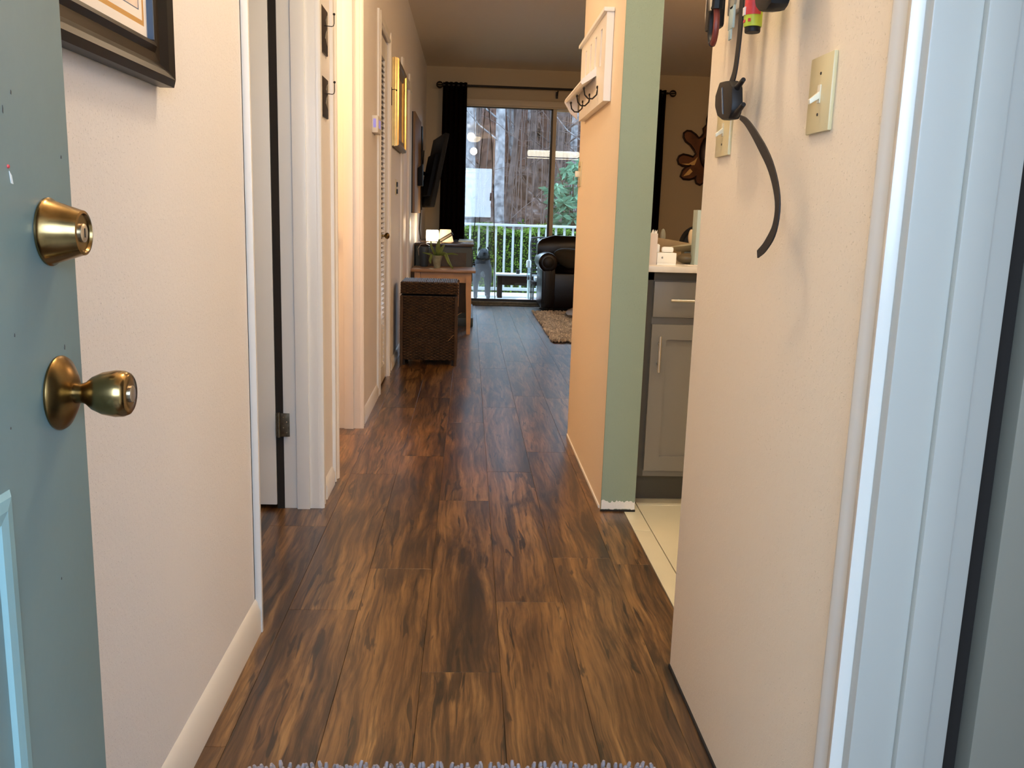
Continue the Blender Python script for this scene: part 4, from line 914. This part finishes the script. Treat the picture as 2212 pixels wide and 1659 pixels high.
# wall ornament: copper creature with rounded lobes, on the far wall
wo = thing('wall_ornament', 'dark copper metal wall ornament with rounded lobes on the far wall', 'wall art', (2.72, 9.99, 1.42))
def P2(u, v):  # crop reading -> wall metres
    x = 1400 + u/8.294; y = 220 + v/8.294
    return (2.29 + (x-1461)*.00545 - (y-345)*.00055*-1 , 1.671 - (y-345)*.00531)
left = [(1110, 240), (1060, 280), (1035, 350), (1030, 440), (965, 510), (975, 580), (930, 640), (885, 665), (840, 610), (760, 555), (690, 550), (635, 590), (625, 660), (660, 730), (740, 790), (790, 860), (825, 930), (780, 985), (700, 960), (610, 945), (540, 980), (510, 1040), (530, 1110), (590, 1145), (680, 1140), (740, 1125), (650, 1160), (590, 1220), (550, 1320), (600, 1365), (700, 1370), (780, 1345), (820, 1300), (800, 1370), (820, 1430), (880, 1455), (935, 1420), (960, 1350), (975, 1290), (1030, 1350), (1075, 1370)]
L2 = [P2(*p) for p in left]; cxw = 2.70; R2 = [(2*cxw-x, z) for x, z in reversed(L2)]
ol = L2 + R2; bm = NB(); prism(bm, [(x, 9.985, z) for x, z in ol], (0, .008, 0)); bmesh.ops.triangulate(bm, faces=[f for f in bm.faces if len(f.verts) > 4]); obj('plate', bm, 'copper', wo, smooth=False)
bm = NB(); tube(bm, [(x, 9.982, z) for x, z in ol] + [(ol[0][0], 9.982, ol[0][1])], .011, 8); obj('rim', bm, 'copper_dark', wo)
bm = NB(); c_ = P2(1080, 900); ell(bm, (2.70, 9.975, c_[1]), .17, .04, .22, 24, 14); obj('raised_centre', bm, 'copper_dark', wo)
bm = NB()
for u, v in ((1030, 850), (960, 940), (960, 1010), (990, 1060), (1010, 1170), (1045, 1080)):
    x, z = P2(u, v); ell(bm, (x, 9.955, z), .007, .007, .007, 8, 6)
stuff(obj('studs', bm, 'nickel', wo))
bm = NB(); prism(bm, [(P2(u, v)[0], 9.984, P2(u, v)[1]) for u, v in ((720, 1180), (620, 1290), (600, 1315), (700, 1290), (760, 1230))], (0, -.003, 0)); prism(bm, [(P2(u, v)[0], 9.984, P2(u, v)[1]) for u, v in ((580, 1105), (700, 1100), (800, 1040), (860, 980), (800, 1120), (700, 1130))], (0, -.003, 0)); obj('gold_inlay', bm, 'copper_gold', wo, smooth=False)

# ------------------------------------------------------------------ lamps of the house
hl = thing('ceiling_lamp', 'opal dome ceiling lamp in the entry hall', 'lamp', (.06, 1.65, 2.44))
bm = NB(); lathe(bm, [(0, .04), (.015, .10), (.05, .135), (.09, .14), (.10, .13)], (.06, 1.65, 2.44), (0, 0, 1), 32); obj('glass_dome', bm, 'opal', hl)
bm = NB(); lathe(bm, [(0, .145), (.018, .145)], (.06, 1.65, 2.541), (0, 0, 1), 32); obj('base', bm, 'white_trim', hl)
kl = thing('kitchen_light', 'long fluorescent kitchen ceiling fixture', 'lamp', (1.6, 2.45, 2.14))
bm = NB(); lathe(bm, [(0, .03), (.02, .06), (1.0, .06), (1.02, .03)], (1.10, 2.45, 2.21), (1, 0, 0), 20); obj('diffuser', bm, 'tube_glow', kl)
obj('housing', bx1(1.12, 2.10, 2.40, 2.50, 2.265, 2.559), 'white_trim', kl)

# ------------------------------------------------------------------ entry mat
mt = thing('entry_mat', 'lavender grey chenille shag mat at the bottom edge', 'mat', (-.02, 1.05, 0))
obj('backing', bx1(-.372, .350, .62, 1.440, 0, .006), 'mat_base', mt)
bm = NB(); random.seed(9)
for i in range(64):
    for j in range(70):
        y = 1.448 - j*.0118 + random.uniform(-.003, .003)
        if y < 1.15 and (i+j) % 2: continue
        x = -.376 + i*.01165 + random.uniform(-.003, .003); h = random.uniform(.014, .024); a, b = random.uniform(-.006, .006), random.uniform(-.004, .007)
        tube(bm, [(x, y, .004), (x+a*.6, y+b*.6, h*.7), (x+a, y+b, h)], [.0034, .0042, .0026], 5)
stuff(obj('chenille_tufts', bm, 'mat_tuft', mt))

# ------------------------------------------------------------------ balcony
bl = struct('floor_balcony', bx1(-1.6, 4.2, 10.14, 11.75, -.10, -.004), 'balcony', 'pale concrete balcony floor', 'floor')
ra = thing('balcony_railing', 'white painted balcony railing with square balusters', 'railing', (1.2, 11.62, 0))
obj('top_rail', bx1(-1.6, 4.2, 11.58, 11.66, .865, .897), 'rail_white', ra, bev=.004)
obj('bottom_rail', bx1(-1.6, 4.2, 11.60, 11.64, .035, .075), 'rail_white', ra, bev=.004)
bm = NB(); box(bm, -.014, .014, -.014, .014, .075, .865); bme = bpy.data.meshes.new('baluster'); bm.to_mesh(bme); bm.free(); bme.materials.append(MT['rail_white'])
for i in range(-14, 26):
    x = .350 + i*.1115
    if i in (6, -10, 22):
        obj('post', bx1(x-.028, x+.028, 11.59, 11.65, 0, .90), 'rail_white', ra, bev=.003); continue
    o = bpy.data.objects.new('baluster', bme); C.objects.link(o); o.parent = ra; o.location = (x-1.2, 0, 0)
bn = thing('bench', 'low brown bench on the balcony, sky light painted onto its seat top', 'bench', (.6, 11.0, 0))
obj('seat', bx1(.345, 1.25, 10.93, 11.25, .272, .292), 'rail_white', bn, bev=.003)  # white colour stands in for sky light on the brown seat
obj('apron', bx1(.36, 1.24, 10.95, 10.97, .158, .272), 'bench', bn)
for x in (.395, 1.2):
    for y in (10.96, 11.2): obj('leg', bx1(x-.030, x+.030, y-.01, y+.03, -.003, .272), 'bench', bn, bev=.003)
tag(obj('small_cup', (lambda b: (lathe(b, [(0, .022), (.05, .026), (.052, .022)], (.62, 11.05, .292), (0, 0, 1), 16), b)[1])(NB()), 'iron'), 'small dark cup standing on the balcony bench', 'cup')
wt = thing('feeder_tube', 'white capped clear tube on a stand outside the glass', 'feeder', (.735, 10.72, 0))
bm = NB(); lathe(bm, [(0, .030), (.075, .030), (.088, .022)], (.728, 10.72, .395), (0, 0, 1), 20); obj('cap', bm, 'rail_white', wt)
bm = NB(); lathe(bm, [(0, .024), (.15, .024)], (.732, 10.72, .245), (0, 0, 1), 20); obj('clear_tube', bm, 'clear_plastic', wt)
bm = NB(); lathe(bm, [(-.003, .030), (.02, .016), (.24, .018), (.246, .026)], (.735, 10.72, 0), (0, 0, 1), 16); obj('stand', bm, 'light_blue', wt)
# strapped balcony chair
bc = thing('patio_chair', 'black framed patio chair with dark straps behind the armchair', 'chair', (.98, 11.0, 0))
bm = NB()
tube(bm, cr([(.775, 10.80, -.002), (.772, 10.85, .30), (.765, 10.98, .60), (.775, 11.02, .71), (.81, 11.03, .745), (1.1, 11.03, .75), (1.17, 11.03, .73), (1.2, 11.02, .69), (1.2, 10.98, .60), (1.2, 10.85, .30), (1.2, 10.80, -.002)], 5), .010, 8); obj('back_frame', bm, 'chair_frame', bc)
for i in range(9):
    z = .30 + i*.048; y = 10.85 + (z-.30)*.42; obj('strap', bx1(.775, 1.2, y-.003, y+.003, z, z+.026), 'chair_frame', bc)
bm = NB(); box(bm, .765, 1.21, 10.55, 10.85, .20, .235); obj('seat', bm, 'bench', bc, bev=.006)
for x in (.78, 1.19):
    bm = NB(); tube(bm, [(x, 10.56, -.002), (x, 10.56, .21)], .010, 8); obj('leg', bm, 'chair_frame', bc)
obj('seat_pad', bx1(.80, 1.18, 10.57, 10.83, .2355, .285), 'rail_white', bc, bev=.01)
bm = NB(); ell(bm, (.66, 10.62, .0), .09, .10, .035, 20, 10); ell(bm, (.52, 10.64, .0), .10, .10, .014, 20, 8); ell(bm, (.82, 10.62, .0), .09, .12, .018, 20, 8)
for v in bm.verts: v.co.z = max(v.co.z, -.003)
tag(obj('pink_cloth', bm, 'pink_cloth', smooth=True), 'crumpled pink and white cloth on the balcony floor', 'cloth')

# dog standing outside the glass, facing in
dg = thing('dog', 'grey dog with white chest patch and black collar standing outside the glass', 'dog', (.165, 10.75, 0))
def skin(name, verts, edges, radii, m, par, sub=2, root=0):
    me = bpy.data.meshes.new(name); w = root_origin(par)
    me.from_pydata([Vector(v)-w for v in verts], edges, []); me.materials.append(MT[m])
    o = bpy.data.objects.new(name, me); C.objects.link(o); o.parent = par
    o.modifiers.new('k', 'SKIN'); s = o.modifiers.new('s', 'SUBSURF'); s.levels = sub; s.render_levels = sub
    for i, r in enumerate(radii):
        v = me.skin_vertices[0].data[i]; v.radius = r if isinstance(r, tuple) else (r, r); v.use_root = (i == root)
    for md in o.modifiers: pass
    return o
cx = .165
dv = [(cx, 11.20, .41), (cx, 11.0, .385), (cx, 10.82, .37), (cx, 10.70, .375), (cx+.004, 10.64, .455), (cx+.012, 10.60, .54), (cx+.016, 10.55, .575), (cx+.020, 10.49, .565), (cx+.022, 10.44, .548),
      (cx-.062, 10.69, .30), (cx-.072, 10.69, .17), (cx-.072, 10.68, .045), (cx-.072, 10.645, .012),
      (cx+.070, 10.69, .30), (cx+.080, 10.69, .17), (cx+.080, 10.68, .045), (cx+.080, 10.645, .012),
      (cx-.065, 11.18, .34), (cx-.075, 11.10, .23), (cx-.07, 11.23, .14), (cx-.07, 11.20, .015), (cx-.07, 11.16, .010),
      (cx+.065, 11.18, .34), (cx+.075, 11.10, .23), (cx+.07, 11.23, .14), (cx+.07, 11.20, .015), (cx+.07, 11.16, .010),
      (cx, 11.28, .43), (cx+.02, 11.38, .36), (cx+.03, 11.44, .27)]
de = [(0, 1), (1, 2), (2, 3), (3, 4), (4, 5), (5, 6), (6, 7), (7, 8), (3, 9), (9, 10), (10, 11), (11, 12), (3, 13), (13, 14), (14, 15), (15, 16), (0, 17), (17, 18), (18, 19), (19, 20), (20, 21), (0, 22), (22, 23), (23, 24), (24, 25), (25, 26), (0, 27), (27, 28), (28, 29)]
dr_ = [(.085, .10), (.085, .09), (.105, .12), (.128, .135), (.092, .085), .064, .058, (.042, .036), (.030, .026),
       .060, .033, .026, .029, .060, .033, .026, .029, .052, .048, .026, .022, .024, .052, .048, .026, .022, .024, .022, .013, .006]
skin('body', dv, de, dr_, 'dog_fur', dg, 2, 3)
bm = NB(); ell(bm, (cx+.004, 10.572, .315), .022, .018, .030, 16, 10, Matrix.Rotation(.4, 3, 'Y')); ell(bm, (cx+.022, 10.578, .290), .016, .014, .018, 12, 8); stuff(obj('chest_patch', bm, 'dog_white', dg, smooth=True))
bm = NB(); pts = [(cx+.007 + .068*math.cos(2*PI*i/20), 10.622 + .064*math.sin(2*PI*i/20), .497 + .018*math.sin(2*PI*i/20)) for i in range(21)]; tube(bm, pts, .015, 8); obj('collar', bm, 'dog_black', dg)
bm = NB(); ell(bm, (cx+.074, 10.60, .515), .014, .016, .022, 12, 8); obj('collar_box', bm, 'dog_black', dg)
for s_ in (-1, 1):
    bm = NB(); prism(bm, [(cx+.016+s_*.030, 10.575, .626), (cx+.016+s_*.052, 10.58, .634), (cx+.016+s_*.072, 10.58, .598), (cx+.016+s_*.066, 10.58, .566), (cx+.016+s_*.052, 10.58, .592)], (0, .012, 0)); obj('ear', bm, 'dog_fur', dg, bev=.003)
    bm = NB(); ell(bm, (cx+.018+s_*.024, 10.502, .596), .007, .006, .007, 10, 8); obj('eye', bm, 'dog_black', dg)
bm = NB(); ell(bm, (cx+.022, 10.412, .558), .014, .010, .011, 12, 8); obj('nose', bm, 'dog_black', dg)
bm = NB(); tube(bm, [(cx+.000, 10.432, .533), (cx+.022, 10.414, .535), (cx+.044, 10.432, .533)], .003, 6); obj('mouth', bm, 'dog_black', dg)

# ------------------------------------------------------------------ garden: hedge, bush, ground, forest
struct('ceiling_sky_blocker', bx1(-6, 6, -1.6, -.22, 2.35, 2.5), 'porch', 'unseen concrete slab added over the entry to hold back skylight', 'ceiling')  # added out of view so daylight enters the doorway more level
struct('wall_light_blocker', bx1(-6, 6, -1.70, -1.60, -.1, .95), 'porch', 'unseen low wall added outside the entry to block light', 'wall')  # added out of view to cut the doorway's low light and its reflection
struct('ground_front', bx1(-12, 12, -14, -.22, -.14, -.06), 'porch', 'concrete porch outside the entry', 'ground')
bm = NB(); g = []
for j in range(13):
    y = [11.76, 13.5, 16, 18, 20, 23, 26, 29, 32, 36, 40, 44, 48][j]; z = [-.6, -.5, -.3, 0, .6, 1.7, 3.0, 4.4, 5.6, 5.9, 6.0, 6.0, 6.0][j]
    g.append([bm.verts.new((-26 + i*4, y, z + .25*math.sin(i*1.7+j))) for i in range(15)])
for j in range(12):
    for i in range(14): bm.faces.new((g[j][i], g[j][i+1], g[j+1][i+1], g[j+1][i]))
struct('ground_hillside', bm, 'hill', 'wooded brown hillside rising behind the hedge', 'ground', smooth=True, org=(0, 0, 0))
hd = thing('hedge', 'clipped bright green hedge behind the balcony railing', 'hedge', (1.0, 12.9, -.5))
obj('core', bx1(-2.5, 5, 12.62, 13.3, -.5, .77), 'hedge_core', hd)
bm = NB(); random.seed(21)
def leafq(bm, p, s, up=.5):
    d = Vector((random.uniform(-1, 1), random.uniform(-1, 1), random.uniform(-.6, 1))).normalized(); a = d.cross(Vector((random.uniform(-1, 1), random.uniform(-1, 1), random.uniform(-1, 1)))).normalized()
    p = Vector(p); bm.faces.new([bm.verts.new(q) for q in (p, p + d*s*.5 + a*s*.28, p + d*s, p + d*s*.5 - a*s*.28)])
for i in range(24000):
    x = random.uniform(-1.0, 3.2)
    if random.random() < .38: p = (x, random.uniform(12.55, 13.3), .77 + .05*math.sin(x*7) + random.uniform(-.02, .07))
    else: p = (x, 12.60 + random.uniform(-.07, .04), random.uniform(-.2, .82))
    leafq(bm, p, random.uniform(.022, .042))
stuff(obj('leaves', bm, 'hedge_leaf', hd, smooth=False))
bm = NB(); random.seed(4)
for i in range(14): leafq(bm, (.735+random.uniform(-.01, .01), 12.5, .86+random.uniform(0, .06)), .06)
tube(bm, [(.735, 12.55, .75), (.735, 12.5, .90)], .006, 5); obj('shoot', bm, 'hedge_leaf', hd, smooth=False)
bu = thing('broadleaf_bush', 'tall broad leaved green bush at the right beyond the railing', 'bush', (1.6, 13.9, -.5))
bm = NB()
for k in range(9): tube(bm, [(1.6+random.uniform(-.2, .2), 13.9, -.5), (1.6+random.uniform(-.3, .3), 13.9+random.uniform(-.2, .2), .6), (1.55+random.uniform(-.35, .5), 13.8+random.uniform(-.3, .3), 1.6+random.uniform(-.2, .3))], [.025, .018, .008], 6)
obj('stems', bm, 'bark_brown', bu)
bm = NB(); random.seed(8)
for i in range(170):
    c = Vector((random.uniform(1.22, 2.4), random.uniform(13.5, 14.2), random.uniform(.55, 2.0)))
    if c.x < 1.45 and c.z > 1.6: continue
    for k in range(9):
        a = 2*PI*k/9 + random.uniform(-.3, .3); d = Vector((math.cos(a), .5*math.sin(a), random.uniform(-.5, .35))).normalized(); s = random.uniform(.12, .20); sd = Vector((-d.z, .2, d.x)).normalized()*s*.15
        bm.faces.new([bm.verts.new(q) for q in (c, c + d*s*.45 + sd, c + d*s - Vector((0, 0, .03)), c + d*s*.45 - sd)])
stuff(obj('leaves', bm, 'bush_leaf', bu, smooth=False))
def hz(y):
    ys = [11.76, 13.5, 16, 18, 20, 23, 26, 29, 32, 36, 40, 44, 48]; zs = [-.6, -.5, -.3, 0, .6, 1.7, 3.0, 4.4, 5.6, 5.9, 6.0, 6.0, 6.0]
    for i in range(12):
        if y <= ys[i+1]: return zs[i] + (zs[i+1]-zs[i])*(y-ys[i])/(ys[i+1]-ys[i])
    return 16
random.seed(33)
spec = [(1008, 19, .11, 'bark_pale', 0), (1024, 24, .15, 'bark_grey', 0), (1056, 22, .26, 'bark_brown', 0), (1073, 17.5, .10, 'bark_pale', 0), (1083, 18.5, .05, 'bark_grey', .03), (1100, 27, .12, 'bark_grey', 0), (1118, 25, .10, 'bark_brown', .01),
        (1133, 29, .16, 'bark_brown', 0), (1151, 23, .07, 'bark_grey', -.02), (1168, 26, .12, 'bark_brown', 0), (1182, 21, .06, 'bark_grey', .01), (1213, 14.8, .07, 'bark_grey', .10), (1228, 22, .09, 'bark_pale', 0), (1243, 25, .13, 'bark_brown', 0)]
for i in range(30): spec.append((random.uniform(985, 1330), random.uniform(20, 36), random.uniform(.04, .13), random.choice(['bark_grey', 'bark_brown', 'bark_brown', 'bark_pale']), random.uniform(-.03, .03)))
words = {'bark_pale': 'pale grey', 'bark_grey': 'dark grey', 'bark_brown': 'reddish brown'}
for i, (px, Y, r, m, lean) in enumerate(spec):
    x = (px-1014)/1905.*Y*1.0 + .03; b = hz(Y)
    t = bpy.data.objects.new('tree', None); C.objects.link(t); t.location = (x, Y, b-.2)
    big = i < 14
    pos = ['standing farthest left behind the mesh screen', 'next right of the pale tree at the left edge', 'thickest of all, behind the black mesh ribbons', 'slim and close, right of the thick reddish tree', 'thin, leaning just right of the slim pale tree', 'straight, in the middle of the left glass', 'thin, in the middle of the left glass', 'broad, far back right of the middle of the left glass', 'thin, leaning, far right in the left glass', 'straight, far right in the left glass', 'thin, just left of the door stile', 'close, leaning, right of the door stile', 'behind the broad leaved bush', 'beside the partition wall edge']
    if big: t['label'] = '%s tree trunk %s' % (words[m], pos[i])
    else: t['label'] = 'slender %s tree trunk deep in the woods on the hillside' % words[m]; t['group'] = 'slender %s background trees' % words[m]
    t['category'] = 'tree'
    bm = NB(); hh = 9 + random.uniform(0, 4); pts = []; rr = []
    for k in range(7): pts.append((x + lean*hh*k/6*3 + random.uniform(-.04, .04), Y + random.uniform(-.05, .05), b-.2 + hh*k/6)); rr.append(r*(1.15-.75*k/6))
    tube(bm, pts, rr, 9); obj('trunk', bm, m, t)
    bm = NB()
    for k in range(7):
        z = b + random.uniform(.6, 7); s = random.choice((-1, 1)); L_ = random.uniform(.6, 2.0); tube(bm, [(x + lean*3*(z-b), Y, z), (x + s*L_*.5, Y-.2, z + L_*.35), (x + s*L_, Y-.3, z + L_*.9)], [r*.22, r*.14, r*.05], 5)
    obj('branches', bm, m, t)
bm = NB(); random.seed(17)
for i in range(420):
    Y = random.uniform(14.5, 27); x = random.uniform(-1.2, 4.6); z = hz(Y) + random.uniform(0, 3.4); L_ = random.uniform(.3, 1.3); a = random.uniform(-.4, 1.3) if random.random() < .5 else random.uniform(PI-1.3, PI+.4)
    p = [(x, Y, z)]
    for k in range(4): a += random.uniform(-.25, .25); q = p[-1]; p.append((q[0]+L_/4*math.cos(a), q[1]+random.uniform(-.1, .1), q[2]+L_/4*math.sin(a)))
    tube(bm, p, [.007, .006, .005, .004, .002], 3)
for i in range(300):
    Y = random.uniform(15, 30); x = random.uniform(-1.5, 5); z = hz(Y); L_ = random.uniform(1.2, 4.5); a = random.uniform(-.25, .25)
    tube(bm, [(x, Y, z-.1), (x+a*.4, Y, z+L_*.5), (x+a, Y, z+L_)], [.011, .008, .003], 4)
tw = tag(obj('twigs', bm, 'twig'), 'bare pale twigs and saplings filling the woods', 'undergrowth', kind='stuff')
